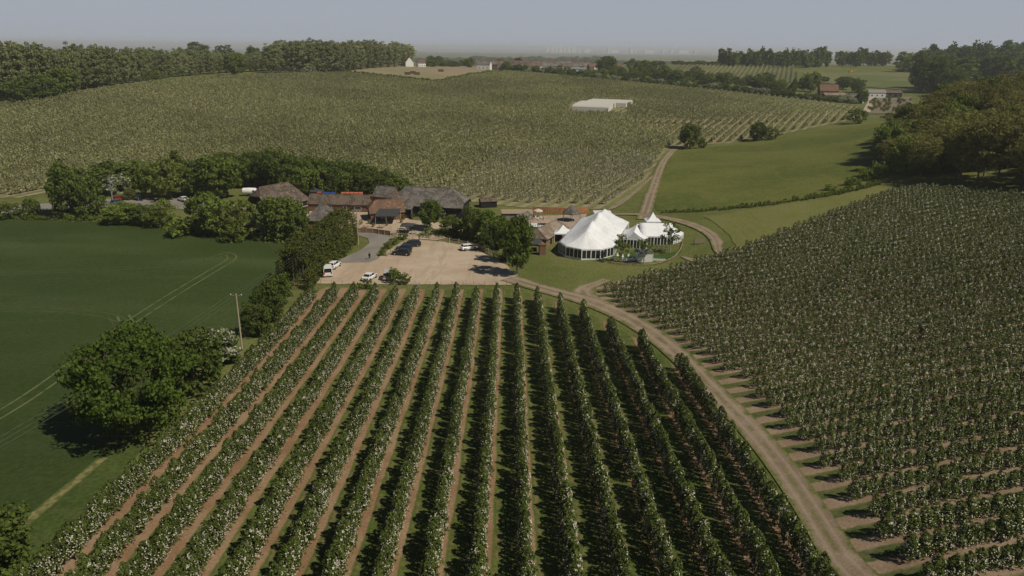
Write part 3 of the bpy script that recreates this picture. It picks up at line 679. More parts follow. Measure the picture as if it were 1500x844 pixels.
PM = P3[n3]; idm = [int(np.argmin(np.hypot(PM[:, 0] - a, PM[:, 1] - b))) for a, b in [(0, 260), (30, 280), (-30, 300)]]
sm_ = [source(APM[i], PM[q, 0], PM[q, 1], 'apple tree thick with blossom in the block of orchard right behind the marquee', 'trees in the blossom block behind the marquee') for i, q in enumerate(idm)]
inst_stuff('blossom_orchard_trees', np.delete(PM, idm, 0), sm_, 'orchard trees in thick white blossom just behind the barns and marquee', smin=.7, smax=.95, zk=.95)
far3 = P3[~n3]
ids = [int(np.argmin(np.hypot(far3[:, 0] - a, far3[:, 1] - b))) for a, b in [(-60, 420), (20, 500), (120, 460)]]
s2 = [source(AP2[i], far3[q, 0], far3[q, 1], 'small pale apple tree far back in the big orchard across the middle', 'trees inside the middle orchard') for i, q in enumerate(ids)]
inst_stuff('middle_orchard_trees', np.delete(far3, ids, 0), s2, 'vast orchard of small pale green apple trees across the middle distance', smin=.85, smax=1.15)
X4, Y4, K4 = row_points(STRIPE, R(20), 5.2, 0, 2.0, .5)
if len(X4): inst_stuff('far_orchard_rows', np.c_[X4, Y4, H(X4, Y4) + .5], s2, 'striped rows of dark young trees on the far hillside right of centre', smin=.8, smax=1.0)
print('orchard counts', len(X), len(X2), len(P3), len(X4), 'thr', thr, vis1.sum(), vis2.sum())
# ------------------------------------------------------------------ single trees and bushes
tree_px('oak', 202, 634, 146, 168, 'large round bright green tree between the dark wheat field and the orchard', k=0)
tree_px('rounddark', 285, 578, 92, 84, 'dark bushy tree leaning against the right of the large round green tree')
tree_px('haw', 318, 536, 52, 62, 'hawthorn with a white flowering top left of the bare wooden pole')
tree_px('rounddark', 331, 531, 44, 42, 'dark low tree just left of the bare wooden pole foot')
for a in [(378, 492, 50, 44, 'small green hedgerow tree just right of the bare wooden pole'), (393, 470, 52, 46, 'middle hedgerow tree between the wooden pole and the dark conifer hedge'), (408, 448, 46, 42, 'hedgerow tree touching the lower end of the dark conifer hedge')]:
    tree_px('rounddark', *a)
tree_px('rounddark', -14, 850, 105, 120, 'dark tree cut off by the bottom left corner of the picture')
tree_px('bush', 20, 835, 50, 60, 'low bush beside the dark tree in the bottom left corner')
for key, a in [('bush', (47, 320, 30, 30, 'small lone shrub beside the pale lane at the far left')), ('bush', (14, 320, 22, 46, 'low spreading shrub at the left edge of the picture by the lane')),
    ('rounddark', (106, 318, 74, 60, 'leftmost big dark tree of the clump by the lane')), ('rounddark', (132, 321, 58, 46, 'dark tree right of the leftmost clump tree beside the lane')),
    ('round', (182, 327, 29, 50, 'light green bushy tree in front of the red car')), ('rounddark', (214, 329, 28, 44, 'low dark tree in front of the dark parked car')), ('spring', (243, 333, 38, 40, 'brownish spring tree at the wheat field corner below the white car')),
    ('rounddark', (165, 278, 38, 70, 'wide dark tree at the back of the lane left of the pale mast')), ('round', (205, 276, 38, 50, 'green tree behind the grey equipment mast')), ('haw', (172, 284, 26, 46, 'pale flowering hawthorn around the grey equipment mast')),
    ('round', (224, 290, 48, 40, 'green tree behind the dark parked car')), ('conifer', (260, 262, 38, 30, 'small dark pointed conifer at the orchard edge behind the spring tree')), ('spring', (250, 291, 54, 62, 'large yellow green spring tree behind the white car')),
    ('rounddark', (290, 288, 50, 50, 'dark tree between the yellow green tree and the big round one')), ('round', (322, 290, 60, 66, 'big leafy round tree left of the white trailer')), ('spring', (192, 293, 16, 18, 'small brown leaved tree right of the red car')),
    ('round', (302, 344, 60, 48, 'bright green tree on the wheat field edge below the big leafy round tree')), ('round', (325, 346, 54, 50, 'bright green tree second left of the half hipped barn')), ('spring', (358, 348, 52, 46, 'yellow green tree in front of the left barn gable')),
    ('haw', (384, 345, 36, 36, 'whitish flowering bush in front of the dark gable')), ('round', (412, 351, 62, 66, 'big bright green tree standing in front of the left barn roof')), ('rounddark', (436, 353, 50, 38, 'darker green tree right of the big one before the barn')),
    ('bush', (270, 345, 26, 50, 'low hedge bush along the wheat field edge')), ('bush', (345, 353, 22, 46, 'low bush at the foot of the yellow green tree'))]:
    tree_px(key, *a)
# hedge of trees behind the barns
pts = [(330, 270, 44), (350, 270, 44), (372, 271, 46), (394, 275, 52), (414, 283, 58), (436, 284, 54), (458, 284, 52), (480, 284, 50), (502, 284, 46), (524, 285, 44), (546, 285, 40), (566, 286, 34), (583, 287, 26)]
for x, y, hp in pts:
    tree_px('rounddark', x, y, hp, 40, 'dense dark green tree in the tall screen behind the barns', group='tree screen behind the barns', name='screen_tree')
    tree_px('round' if x % 3 else 'rounddark', x + 10, y + 4, hp * .8, 34, 'dense dark green tree in the tall screen behind the barns', group='tree screen behind the barns', name='screen_tree')
# round the car park
for key, a in [('willow', (630, 337, 42, 34, 'drooping round headed tree in front of the long black barn')), ('round', (660, 343, 26, 34, 'small bushy tree below the long black barn')), ('bush', (676, 345, 22, 26, 'low shrub right of the small bushy tree by the long black barn')),
    ('round', (692, 352, 48, 36, 'tree at the right end of the long black barn')), ('willow', (714, 356, 46, 32, 'slender light green tree above the white hatchback')), ('rounddark', (714, 368, 34, 24, 'dark tree on the car park edge behind the white hatchback')),
    ('willow', (732, 366, 48, 30, 'green birch like tree in the row right of the car park')), ('willow', (743, 384, 58, 34, 'tall tree second from the front in the car park row')), ('willow', (757, 403, 84, 46, 'tall drooping tree with a pale trunk at the car park corner'))]:
    tree_px(key, *a)
for key, a in [('round', (1010, 218, 34, 34, 'round tree at the top of the hill track beside the meadow')), ('bush', (1028, 217, 14, 16, 'small bush right of the round tree on the hill track')), ('rounddark', (1109, 206, 26, 26, 'dark round tree alone on the meadow crest')), ('bush', (1127, 205, 17, 24, 'low bush beside the dark tree on the meadow crest')),
    ('birch', (910, 384, 40, 27, 'left of the three slim trees inside the marquee garden')), ('birch', (943, 386, 37, 28, 'middle slim tree standing before the white wooden pavilion')), ('birch', (981, 371, 46, 27, 'right slim tree against the white end of the marquee')),
    ('bush', (577, 415, 22, 26, 'leafy bush hiding the right half of a silver van')), ('bush', (592, 416, 16, 20, 'small bush on the lower car park edge right of the silver van')), ('bush', (536, 423, 14, 22, 'low bush at the orchard end below the white saloon')),
    ('bush', (561, 375, 12, 11, 'clipped round bush at the left end of the car park fence')), ('bush', (568, 364, 10, 14, 'second clipped bush behind the car park fence')), ('bush', (578, 357, 9, 18, 'third low shrub on the bank above the dark cars')), ('bush', (592, 350, 9, 18, 'fourth low shrub on the bank near the wooden steps'))]:
    tree_px(key, *a)
for x, y in [(628, 347), (646, 347), (664, 348), (684, 351), (702, 358), (722, 368), (742, 384)]:
    tree_px('bush', x, y - 3, 10, 20, 'low shrub in the planted bank behind the car park fence', group='shrubs behind the car park fence')
# conifer hedge
def hedge_line(name, pts, w, h, label, mat, leaf=.3, dens=60, group=None, cat='hedge', cr=.75, tm=True):
    p = np.array(pts); d = np.r_[0, np.cumsum(np.hypot(*np.diff(p, axis=0).T))]; n = int(d[-1] * w * dens / 30)
    r = np.random.default_rng(len(name) + int(d[-1])); s = r.uniform(0, d[-1], n)
    x = np.interp(s, d, p[:, 0]); y = np.interp(s, d, p[:, 1]); z0 = H(x, y)
    th = np.arctan2(np.interp(s + .5, d, p[:, 1]) - np.interp(s - .5, d, p[:, 1]), np.interp(s + .5, d, p[:, 0]) - np.interp(s - .5, d, p[:, 0]))
    hh = h * (1 + .07 * np.sin(s * 1.1) + .05 * np.sin(s * 2.7)); a = r.uniform(-1, 1, n); zz = r.uniform(0, 1, n); 
    side = r.random(n) < .6; a = np.where(side, np.sign(a) * .92, a); zz = np.where(side, zz, .95)
    pw = w / 2 * (1 - .35 * zz ** 2)
    C = np.stack([x - np.sin(th) * a * pw, y + np.cos(th) * a * pw, z0 + zz * (hh - cr * .6)], 1)
    nl = 26; dd = r.normal(0, 1, (n, nl, 3)); dd /= np.linalg.norm(dd, axis=2)[..., None]
    P = C[:, None] + dd * cr * r.uniform(.7, 1.05, (n, nl, 1)) * r.uniform(.6, 1.2, (n, 1, 1)); V, Q = leaf_quads(P.reshape(-1, 3), dd.reshape(-1, 3), leaf, .6, .8, r)
    o0 = np.array([p[0, 0], p[0, 1], h1(*p[0])]); V = V - o0
    o = thing(name, tuple(o0), 0, label, cat, group); link('foliage', np_mesh(name, V, Q, [mat]), o)
    if tm:
        b = MB()
        for q in np.arange(.8, d[-1], 2.2):
            xx, yy = np.interp(q, d, p[:, 0]), np.interp(q, d, p[:, 1]); zz = h1(xx, yy)
            b.tube((xx - o0[0], yy - o0[1], zz - o0[2] - .1), (xx - o0[0], yy - o0[1], zz - o0[2] + h * .7), .12, .05, 6)
        b.obj('trunks', bark, o)
    return o
hedge_line('conifer_hedge', GP([(430, 426), (444, 412), (464, 393), (484, 376), (499, 362), (507, 353)]), 6.6, 8.6, 'tall dark flat topped conifer hedge running from the barns to the orchard', M_CON, .3, 150)
hedge_line('field_hedge', GP([(90, 322), (180, 327), (260, 336), (330, 346), (400, 354), (440, 357)]), 2.4, 1.8, 'low ragged green hedge on the far edge of the wheat field', M_MID, .3, 55, tm=False)
hedge_line('roadside_hedge', GP([(-60, 320), (10, 321), (90, 322)]), 1.6, 1.1, 'low hedge strip at the left edge between lane and wheat field', M_MID, .3, 55, tm=False)
hedge_line('bank_hedge', GP([(606, 346), (650, 347), (702, 357), (748, 384)]), 1.6, .6, 'dark planted strip behind the timber car park fence', M_DARK, .25, 45, tm=False)
hedge_line('paddock_hedge', GP([(500, 106), (560, 113), (641, 121), (690, 111), (745, 106)]), 3.0, 2.4, 'trimmed hedge bounding the pale paddock at the far side of the orchard', M_DARK, .8, 14, cr=1.3, tm=False)
# saplings along the meadow foot
p = smooth_poly(GP([(965, 312), (1030, 310), (1110, 303), (1180, 293), (1240, 283), (1290, 270)]), False, 2); p = np.array(p); d = np.r_[0, np.cumsum(np.hypot(*np.diff(p, axis=0).T))]
for s in np.arange(1, d[-1], 1.25):
    x, y = np.interp(s, d, p[:, 0]), np.interp(s, d, p[:, 1]); k = .7 + 1.0 * s / d[-1] 
    tree('bush', (x, y + random.uniform(-.5, .5)), 1.1 * k * random.uniform(.6, 1.4), 1.3 * random.uniform(.8, 1.3), 'small sapling in the young hedge along the foot of the meadow', group='saplings along the foot of the meadow', name='sapling')
for x, y, a, b in [(1268, 264, 18, 30), (1284, 262, 24, 30), (1248, 271, 12, 24), (1215, 279, 9, 18)]:
    tree_px('bush', x, y, a, b, 'larger thicket bush on the meadow side of the sapling line', group='thicket by the sapling line')
# brown spring wood on the right
WOOD = GP([(1296, 240), (1318, 257), (1400, 268), (1500, 279), (1640, 300), (1720, 250), (1600, 150), (1500, 150), (1430, 164), (1370, 182), (1320, 200), (1296, 215)])
wp = np.array(WOOD); got = []
for _ in range(9000):
    x, y = random.uniform(wp[:, 0].min(), wp[:, 0].max()), random.uniform(wp[:, 1].min(), min(wp[:, 1].max(), 420))
    if inside(wp, np.array([x]), np.array([y]))[0] and all((x - a) ** 2 + (y - b) ** 2 > 33 for a, b in got): got.append((x, y))
    if len(got) > 290: break
print('wood', len(got))
for x, y in got:
    q = random.random(); px, py, _ = proj((x, y, h1(x, y)))
    grn = (px < 1330) or q < .13
    edge_ = sstep(1290, 1400, px)
    tree('round' if (grn and q < .5) else 'brown', (x, y), (9 + 8 * float(edge_)) * random.uniform(.85, 1.12), random.uniform(9, 12), 'bare brown budding tree in the wood on the right' if not (grn and q < .5) else 'fresh green tree among the brown trees of the wood', group='brown budding trees of the wood' if not (grn and q < .5) else 'green trees of the wood', name='woodland_tree')
tree_px('round', 1296, 238, 54, 44, 'leafy green tree at the left tip of the wood casting a shadow on the meadow')
tree_px('round', 1330, 205, 50, 44, 'bright green tree on the top left edge of the wood')
tree_px('bush', 1253, 181, 20, 32, 'dark bush where the meadow crest meets the far lane')
tree_px('bush', 1303, 176, 10, 22, 'low bush on the crest left of the wood')
# poplar windbreak on the left skyline
def poly_at(pts, s):
    p = np.array(pts, float); return [np.interp(s, p[:, 0], p[:, i]) for i in (1, 2)]
for row, dy in ((0, 0), (1, -4)):
    x = -60.0
    while x < 395:
        by, top = poly_at([(-60, 160, 66), (0, 152, 69), (60, 141, 70), (90, 138, 76), (140, 131, 71), (200, 122, 76), (260, 114, 78), (330, 108, 81), (395, 105, 83)], x)
        hp = by - top + random.uniform(-7, 2)
        tree_px('poplar', x + random.uniform(-3, 3), by + dy - 1, hp + dy * .4, max(16, hp * .42), 'tall poplar in the long windbreak on the left skyline', group='poplar windbreak on the left skyline'); x += max(9, hp * .26)
for row, dy in ((0, 0), (1, -3)):
    x = 398.0
    while x < 604:
        by, top = poly_at([(395, 107, 70), (420, 107, 66), (460, 108, 64), (500, 106, 66), (540, 101, 67), (604, 97, 70)], x); hp = by - top + random.uniform(-4, 3)
        tree_px('poplar', x, by + dy, hp, 22, 'tall leafy tree in the belt left of the white house', group='tree belt left of the white house'); x += 10
for key, a in [('rounddark', (60, 146, 34, 62, 'broad dark bush in front of the poplars near the left edge')), ('rounddark', (22, 152, 30, 60, 'dark bush at the left edge below the poplars')), ('round', (92, 138, 36, 44, 'mid green round tree in front of the poplars')), ('round', (134, 127, 32, 44, 'bright green round tree at the foot of the poplars')),
    ('round', (345, 111, 30, 36, 'bright green round tree at the right part of the windbreak foot')), ('haw', (452, 110, 12, 16, 'small white flowering tree on the far orchard edge')), ('rounddark', (292, 94, 30, 34, 'tall round tree rising behind the windbreak')), ('far', (330, 92, 22, 26, 'second round tree showing above the windbreak')), ('rounddark', (372, 95, 24, 24, 'third round tree showing above the windbreak')),
    ('spring', (225, 121, 16, 30, 'brownish tree base clump along the windbreak')), ('bushdark', (2, 152, 14, 30, 'brown low bush at the left end of the far orchard edge'))]:
    tree_px(key, *a)
# far trees
def far_row(x0, x1, yb, hp, wp, n, label, group, key='far', jy=1.5, jh=.2):
    for i in range(n):
        x = x0 + (x1 - x0) * (i + random.uniform(.2, .8)) / n; y = np.interp(x, [x0, x1], yb) + random.uniform(-jy, jy); h = np.interp(x, [x0, x1], hp if hasattr(hp, '__len__') else (hp, hp)) * random.uniform(1 - jh, 1 + jh)
        tree_px(key, x, y, h, wp * random.uniform(.8, 1.3), label, group=group)
far_row(1052, 1128, (97, 98), 20, 13, 16, 'dark tree in the skyline row above the striped far orchard', 'skyline trees above the striped orchard')
far_row(1130, 1212, (98, 98), (20, 24), 13, 15, 'dark tree in the skyline row right of the striped far orchard', 'skyline trees right of the striped orchard')
far_row(1226, 1300, (97, 97), 20, 14, 14, 'dark tree in the skyline group above the sloping pasture', 'skyline trees above the pasture')
far_row(1318, 1500, (104, 100), (24, 32), 22, 26, 'large blue green tree on the skyline behind the wood', 'large trees behind the wood', jy=3)
far_row(1345, 1400, (132, 140), 40, 30, 9, 'dark tree beside the left flank of the wood', 'dark trees beside the wood', key='rounddark', jy=6)
far_row(1400, 1540, (118, 115), 30, 30, 12, 'dark tree beside the left flank of the wood', 'dark trees beside the wood', key='far', jy=5)
for x, y, hh, ww in [(1187, 135, 27, 30), (1234, 131, 17, 26), (1256, 136, 19, 24), (1242, 124, 10, 22), (1262, 152, 17, 18), (1208, 120, 7, 14)]:
    tree_px('round' if x < 1200 else 'rounddark', x, y, hh, ww, 'tree at %s' % {1187: 'the left of the red roofed farmhouse, large and bright', 1234: 'the back of the red roofed farmhouse', 1256: 'the right of the red roofed farmhouse, dark and pointed', 1242: 'the top of the far farm garden, brownish', 1262: 'the start of the far pale lane', 1208: 'the pasture foot above the farmhouse'}[x])
p = [(748, 106), (800, 110), (850, 115), (900, 121), (950, 125), (1000, 130), (1060, 134), (1120, 140), (1180, 147), (1250, 153)]
for i in range(95):
    x = 748 + i * 5.35; y = np.interp(x, [q[0] for q in p], [q[1] for q in p])
    tree_px(random.choice(['bushdark', 'bushdark', 'bushdark', 'haw']), x, y - 1, random.uniform(5, 10), random.uniform(9, 16), 'dark bush in the long hedge along the far orchard edge', group='bushes of the far orchard hedge', name='hedge_bush')
for i in range(60):
    x = random.uniform(925, 1175); y = np.interp(x, [925, 1000, 1100, 1175], [108, 117, 124, 133]) + random.uniform(-3, 7)
    tree_px(random.choice(['rounddark', 'far', 'spring']), x, y, random.uniform(9, 19), random.uniform(12, 22), 'tree in the wooded strip between hedge and striped orchard', group='wooded strip below the striped orchard')
for i in range(42):
    x = random.uniform(790, 940); y = np.interp(x, [790, 850, 940], [109, 113, 114]) + random.uniform(-3, 2)
    tree_px(random.choice(['round', 'rounddark', 'spring']), x, y, random.uniform(5, 12), random.uniform(9, 16), 'bushy tree around the edge of the far village', group='trees around the far village')
tree_px('rounddark', 888, 108, 24, 32, 'biggest dark round tree in front of the far village')
far_row(622, 690, (98, 98), 8, 14, 12, 'tree in the low green line beside the white far house', 'trees beside the white far house', jy=1)
far_row(640, 900, (92.5, 91.5), 7, 12, 34, 'tree among the roofs of the far village', 'trees among the village roofs', jy=1.5)
far_row(900, 1060, (94, 96), 5, 14, 22, 'low tree along the far field edge', 'low trees along the far fields', jy=1)
far_row(400, 760, (90.5, 90.5), 5, 18, 26, 'faint tree on the hazy rise behind the village', 'faint trees behind the village', jy=.6)
for x, y in [(632, 93), (642, 93.5)]: tree_px('rounddark', x, y + 3, 13, 14, 'dark garden tree right of the white far house', group='dark garden trees by the white house')
for x, y in [(732, 97), (759, 95)]: tree_px('copper', x, y + 1, 10, 13, 'round copper red tree among the far roofs', group='copper red trees in the village')
tree_px('round', 687, 100, 14, 17, 'round green tree at the paddock edge right of the white house')
tree_px('round', 742, 103, 12, 14, 'round tree at the right corner of the pale paddock')
for i in range(75):
    x = random.uniform(1270, 1338); y = random.uniform(146, 165)
    tree_px('brown', x, y, 5.5, 4.5, 'small bare tree in the leafless plot by the far lane', group='bare trees by the far lane', name='bare_tree')
# ------------------------------------------------------------------ buildings
def tiles(name, a, b, c, sx=2.2, rows=4.5, rough=.85):
    t = NT(name, rough, .15); tc = t.n('ShaderNodeTexCoord').outputs['Object']
    col = t.mix(t.ramp(t.noise(.45, 6, tc), .42, .58), tuple(x * .8 for x in a), b); col = t.mix(t.ramp(t.noise(1.6, 5, tc), .5, .66), col, c)
    wv = t.n('ShaderNodeTexWave', wave_type='BANDS', bands_direction='Z'); wv.inputs['Scale'].default_value = rows; wv.inputs['Distortion'].default_value = .6; t.l(tc, wv.inputs['Vector'])
    col = t.mix(t.math('MULTIPLY', wv.outputs['Fac'], .35), col, tuple(x * .45 for x in a)); t.bump(wv.outputs['Fac'], .4, .05); return t.out(col)
m_tile_brown = tiles('weathered_brown_tiles', (.12, .09, .07), (.165, .125, .095), (.22, .17, .13))
m_tile_grey = tiles('grey_slates', (.135, .12, .105), (.19, .17, .15), (.26, .235, .21))
m_tile_red = tiles('orange_clay_tiles', (.19, .115, .075), (.155, .105, .08), (.36, .18, .10))
m_tile_old = tiles('dark_old_tiles', (.10, .082, .068), (.14, .112, .09), (.22, .165, .115))
m_shingle = tiles('wooden_shingles', (.24, .19, .14), (.31, .25, .19), (.18, .14, .10))
m_felt = plain('dark_roof_felt', (.055, .06, .062), .7, .3)
def boards(name, a, sc=5):
    t = NT(name, .8, .2); tc = t.n('ShaderNodeTexCoord').outputs['Object']
    wv = t.n('ShaderNodeTexWave', wave_type='BANDS', bands_direction='Z'); wv.inputs['Scale'].default_value = sc; t.l(tc, wv.inputs['Vector'])
    c = t.mix(t.ramp(t.noise(1.5, 4, tc), .3, .7), a, tuple(x * 1.5 for x in a)); t.bump(wv.outputs['Fac'], .6, .03); return t.out(c)
m_black = boards('black_weatherboard', (.018, .018, .019))
m_brown = boards('brown_boards', (.20, .13, .075))
m_orange = boards('orange_fence_boards', (.34, .16, .07), 3)
m_brick = plain('old_brick', (.24, .135, .09), .9, .1, var=.25, vs=4)
m_white = plain('white_pvc', (.80, .80, .80), .45, .4, var=.03)
m_canvas = NT('tent_canvas', .5, .3); t = m_canvas; tc = t.n('ShaderNodeTexCoord').outputs['Object']
m_canvas = t.out(t.mix(t.ramp(t.noise(.35, 5, t.mapv(tc, R(20), (1, .3, 1))), .35, .7), (.80, .81, .82), (.69, .70, .72))); t.bump(t.noise(.8, 3, tc), .25, .15)
m_render = plain('white_render', (.78, .76, .72), .8, .1, var=.05)
m_stone = plain('grey_stone', (.30, .28, .25), .9, .1, var=.2, vs=3)
m_glass = NT('dark_glass', .08, .6).out((.02, .022, .024))
m_wood = plain('pale_weathered_timber', (.36, .28, .19), .9, .1, vs=6)
m_post = plain('post_timber', (.44, .36, .26), .9, .1, vs=6)
m_pole = plain('pole_timber', (.27, .215, .16), .9, .1, vs=6)
m_metal = plain('galvanised_metal', (.42, .44, .46), .4, .5, .5)
m_pot = plain('terracotta', (.42, .22, .13), .9, .1)
m_cable = plain('cable', (.16, .15, .13), .6, .3)
m_dark = plain('dark_interior', (.02, .018, .016), .9, .1)
m_cushion = plain('pale_cushion', (.62, .57, .5), .9, .1)
WN = {}
def opening(par, kind, x, y, z, w, h, nrm, frame=m_white, glass=m_glass):
    """window or door set on a wall: (x,y,z) its lower centre, nrm the outward axis ('-y','+y','-x','+x')"""
    ax = {'-y': (0, -1), '+y': (0, 1), '-x': (-1, 0), '+x': (1, 0)}[nrm]; ux = (-ax[1], ax[0]); r = math.atan2(ux[1], ux[0])
    b = MB(); o = (x + ax[0] * .0, y + ax[1] * .0, z); th = .07
    for (a0, a1, z0, z1) in ((-w / 2, -w / 2 + th, 0, h), (w / 2 - th, w / 2, 0, h), (-w / 2 + th, w / 2 - th, 0, th), (-w / 2 + th, w / 2 - th, h - th, h)):
        b.box((a0, -.06, z0), (a1, .02, z1), r, o)
    f = b.obj(kind, frame, par)
    b = MB(); b.box((-w / 2 + th, -.03, th), (w / 2 - th, .0, h - th), r, o); b.obj('pane' if kind == 'window' else 'door_panel', glass, f)
    return f
def roofed(name, o, rz, L, W, eave, ridge, mw, mr, label, cat, hip=(0, 0), base=(0, 0), over=.35, th=.16, group=None, opens=(), chim=None, drop=1.2, slope_tiles=None):
    """long axis along local x from 0 to L, front wall at y=0, back at y=W"""
    t = thing(name, o, rz, label, cat, group); rise = ridge - eave; hw = W / 2; sl = rise / hw
    b = MB(); b.box((0, 0, -drop), (L, W, eave + .02))
    for x, h, bf in ((0, hip[0], base[0]), (L, hip[1], base[1])):
        f = 1.0 if h == 0 else bf
        if f > 0:
            y0, y1 = f * hw, W - f * hw; z = eave + rise * f - .04; xs = (x + .03, x + .28) if x == 0 else (x - .28, x - .03)
            poly = [(0.02, eave), (W - .02, eave), (y1, z), (y0, z)] if f < 1 else [(0.02, eave), (W - .02, eave), (hw, z)]
            n = len(poly); b.add([(xs[0], y, zz) for y, zz in poly] + [(xs[1], y, zz) for y, zz in poly], [tuple(range(n)), tuple(range(2 * n - 1, n - 1, -1))] + [(i, (i + 1) % n, n + (i + 1) % n, n + i) for i in range(n)])
    b.obj('wall', mw, t)
    ez = eave - over * sl; top = ridge + .10; e2 = ez + .10; b = MB()
    def endpts(x, h, bf, sg):
        if h == 0: return (x + sg * over, None)
        return (x + sg * over, bf)
    L0, L1 = -over, L + over; r0x = hip[0] if hip[0] else -over; r1x = L - hip[1] if hip[1] else L + over
    def side(yo, sg):   # yo=eave y, sg=+1 front
        p = [(L0, yo, e2), (L1, yo, e2)]
        if hip[1] and base[1]: p.append((L1, yo + sg * (hw + over) * base[1], e2 + (top - e2) * base[1]))
        p.append((r1x, hw, top)); p.append((r0x, hw, top))
        if hip[0] and base[0]: p.append((L0, yo + sg * (hw + over) * base[0], e2 + (top - e2) * base[0]))
        return p
    b.slab(side(-over, 1), th); b.slab(side(W + over, -1)[::-1], th)
    for x, rx, h, bf in ((L0, r0x, hip[0], base[0]), (L1, r1x, hip[1], base[1])):
        if h:
            z = e2 + (top - e2) * bf; q = [(x, -over + (hw + over) * bf, z), (rx, hw, top), (x, W + over - (hw + over) * bf, z)]
            b.slab(q, th)
    rf = b.obj('roof', mr, t)
    b = MB(); b.tube((r0x, hw, top + .02), (r1x, hw, top + .02), .13, .13, 6)
    for rx, x, h, bf in ((r0x, L0, hip[0], base[0]), (r1x, L1, hip[1], base[1])):
        if h:
            z = e2 + (top - e2) * bf
            for y in (-over + (hw + over) * bf, W + over - (hw + over) * bf): b.tube((rx, hw, top), (x, y, z), .1, .1, 5)
    b.obj('ridge_tiles', slope_tiles or mr, rf)
    if chim:
        for cx, cy in chim:
            b = MB(); zc = ridge - abs(cy - hw) * sl; b.box((cx - .4, cy - .35, zc - .6), (cx + .4, cy + .35, ridge + 1.1)); b.box((cx - .47, cy - .42, ridge + 1.1), (cx + .47, cy + .42, ridge + 1.25)); b.obj('chimney', m_brick, rf)
    for (kd, u, z, w_, h_, face) in opens:
        y = {'-y': (u, 0), '+y': (u, W), '-x': (0, u), '+x': (L, u)}[face]
        opening(t, kd, y[0], y[1], z, w_, h_, face, m_wood if kd == 'door' else m_white, m_dark if kd == 'door' else m_glass)
    return t
def base_at(px, py, hh=0.0):
    p = G(px, py, hh); return p
def rot(pA, pB): return math.atan2(pB.y - pA.y, pB.x - pA.x)
# long black barn: front eave seen from (567,299) to (676,304)
A, B_ = G(568, 298.5, 3.4), G(676, 304, 3.4); rz = rot(A, B_); L = (B_ - A).length
barn = roofed('black_barn', (A.x, A.y, min(A.z, B_.z)), rz, L, 9.5, 3.6, 7.8, m_black, m_tile_grey, 'long black weatherboarded barn with a grey hipped roof', 'barn', (4.2, 4.2), (0.0, 0.25), .5,
    opens=[('door', L * .58, 0, 2.6, 2.6, '-y'), ('window', L * .75, 1.2, 1.4, 1.0, '-y'), ('window', L * .12, 1.3, 1.2, 1.0, '-y'), ('window', 4.5, 1.3, 1.1, 1.0, '+x')])
b = MB(); b.box((.4, -2.2, -1), (7.6, -.05, 2.6)); b.obj('porch', m_black, barn)
b = MB(); b.slab([(.0, -2.7, 2.75), (8.2, -2.7, 2.75), (8.2, -.3, 3.75), (.0, -.3, 3.75)], .14); b.obj('porch_roof', m_tile_grey, barn)
b = MB()
b.tube((8.0, -2.5, -1), (8.0, -2.5, 2.6), .1, .1, 6); b.obj('downpipe', m_metal, barn)
# half hipped old barn on the left
A, B_ = G(391, 302.5, 2.6), G(452, 288, 2.6); rz = rot(A, B_); L = (B_ - A).length
roofed('old_barn', (A.x, A.y, A.z - .2), rz, L, 9.0, 2.6, 7.6, m_black, m_tile_old, 'old barn with a sagging half hipped tiled roof and dark gable', 'barn', (1.6, 3.6), (.55, 0), .4, slope_tiles=m_tile_red,
    opens=[('door', 4.2, 0, 2.2, 2.5, '-x'), ('window', L * .8, .9, 1.2, .9, '-y')])
# low long link building
A, B_ = G(451, 298, 2.4), G(538, 299.5, 2.4); rz = rot(A, B_); L = (B_ - A).length
roofed('low_range', (A.x, A.y, A.z), rz, L, 6.0, 2.5, 4.7, m_brick, m_tile_brown, 'long low brick range with a brown tiled roof in front of the plastic bins', 'building', (0, 0), (0, 0), .3,
    opens=[('door', L * .2, 0, 1.2, 2.0, '-y'), ('window', L * .34, .8, 2.2, 1.1, '-y'), ('window', L * .62, .8, 1.1, 1.1, '-y'), ('window', L * .84, .8, 2.0, 1.1, '-y')])
# cottage with pyramid roof behind the conifer hedge
A, B_ = G(448, 321, 2.5), G(487, 322, 2.5); rz = rot(A, B_); L = (B_ - A).length
roofed('pyramid_roofed_outhouse', (A.x, A.y, A.z), rz, L, 7.2, 2.5, 6.0, m_brick, m_tile_grey, 'square outhouse with a grey brown pyramid roof beside the conifer hedge', 'building', (3.2, 3.2), (0, 0), .4, opens=[('window', L * .6, 1, .9, .9, '-y')])
# gabled brick building facing the terrace
A, B_ = G(526, 313, 2.6), G(543, 316.5, 2.6); rz = rot(A, B_)
gb = roofed('brick_bakehouse', (A.x + 3, A.y + 1.2, A.z), rz + R(52), 9.5, 6.8, 2.6, 5.4, m_brick, m_tile_red, 'brick building with an orange tiled roof facing the planted terrace', 'building', (1.8, 0), (.35, 0), .35, opens=[('door', 3.4, 0, 2.6, 2.1, '-x'), ('window', 3.5, .9, 1.4, 1.1, '-y'), ('window', 6.5, .9, 1.2, 1.1, '-y')])
# small grey roof between
A, B_ = G(545, 286, 3.4), G(566, 288, 3.4); rz = rot(A, B_)
roofed('grey_roofed_annex', (A.x, A.y + 1, A.z), rz, (B_ - A).length + 1.5, 6, 3.0, 5.6, m_brick, m_tile_grey, 'small grey roofed annex joined to the left end of the long black barn', 'building', (0, 0), (0, 0), .25)
# dark shed behind
A, B_ = G(451, 284, 2.4), G(469, 284, 2.4)
roofed('dark_shed', (A.x, A.y + 3, A.z), rot(A, B_), (B_ - A).length, 3.5, 2.5, 3.1, m_black, m_felt, 'small black shed under the trees behind the low range', 'shed', (0, 0), (0, 0), .2, opens=[('door', 1.6, 0, 1, 2, '-y')])
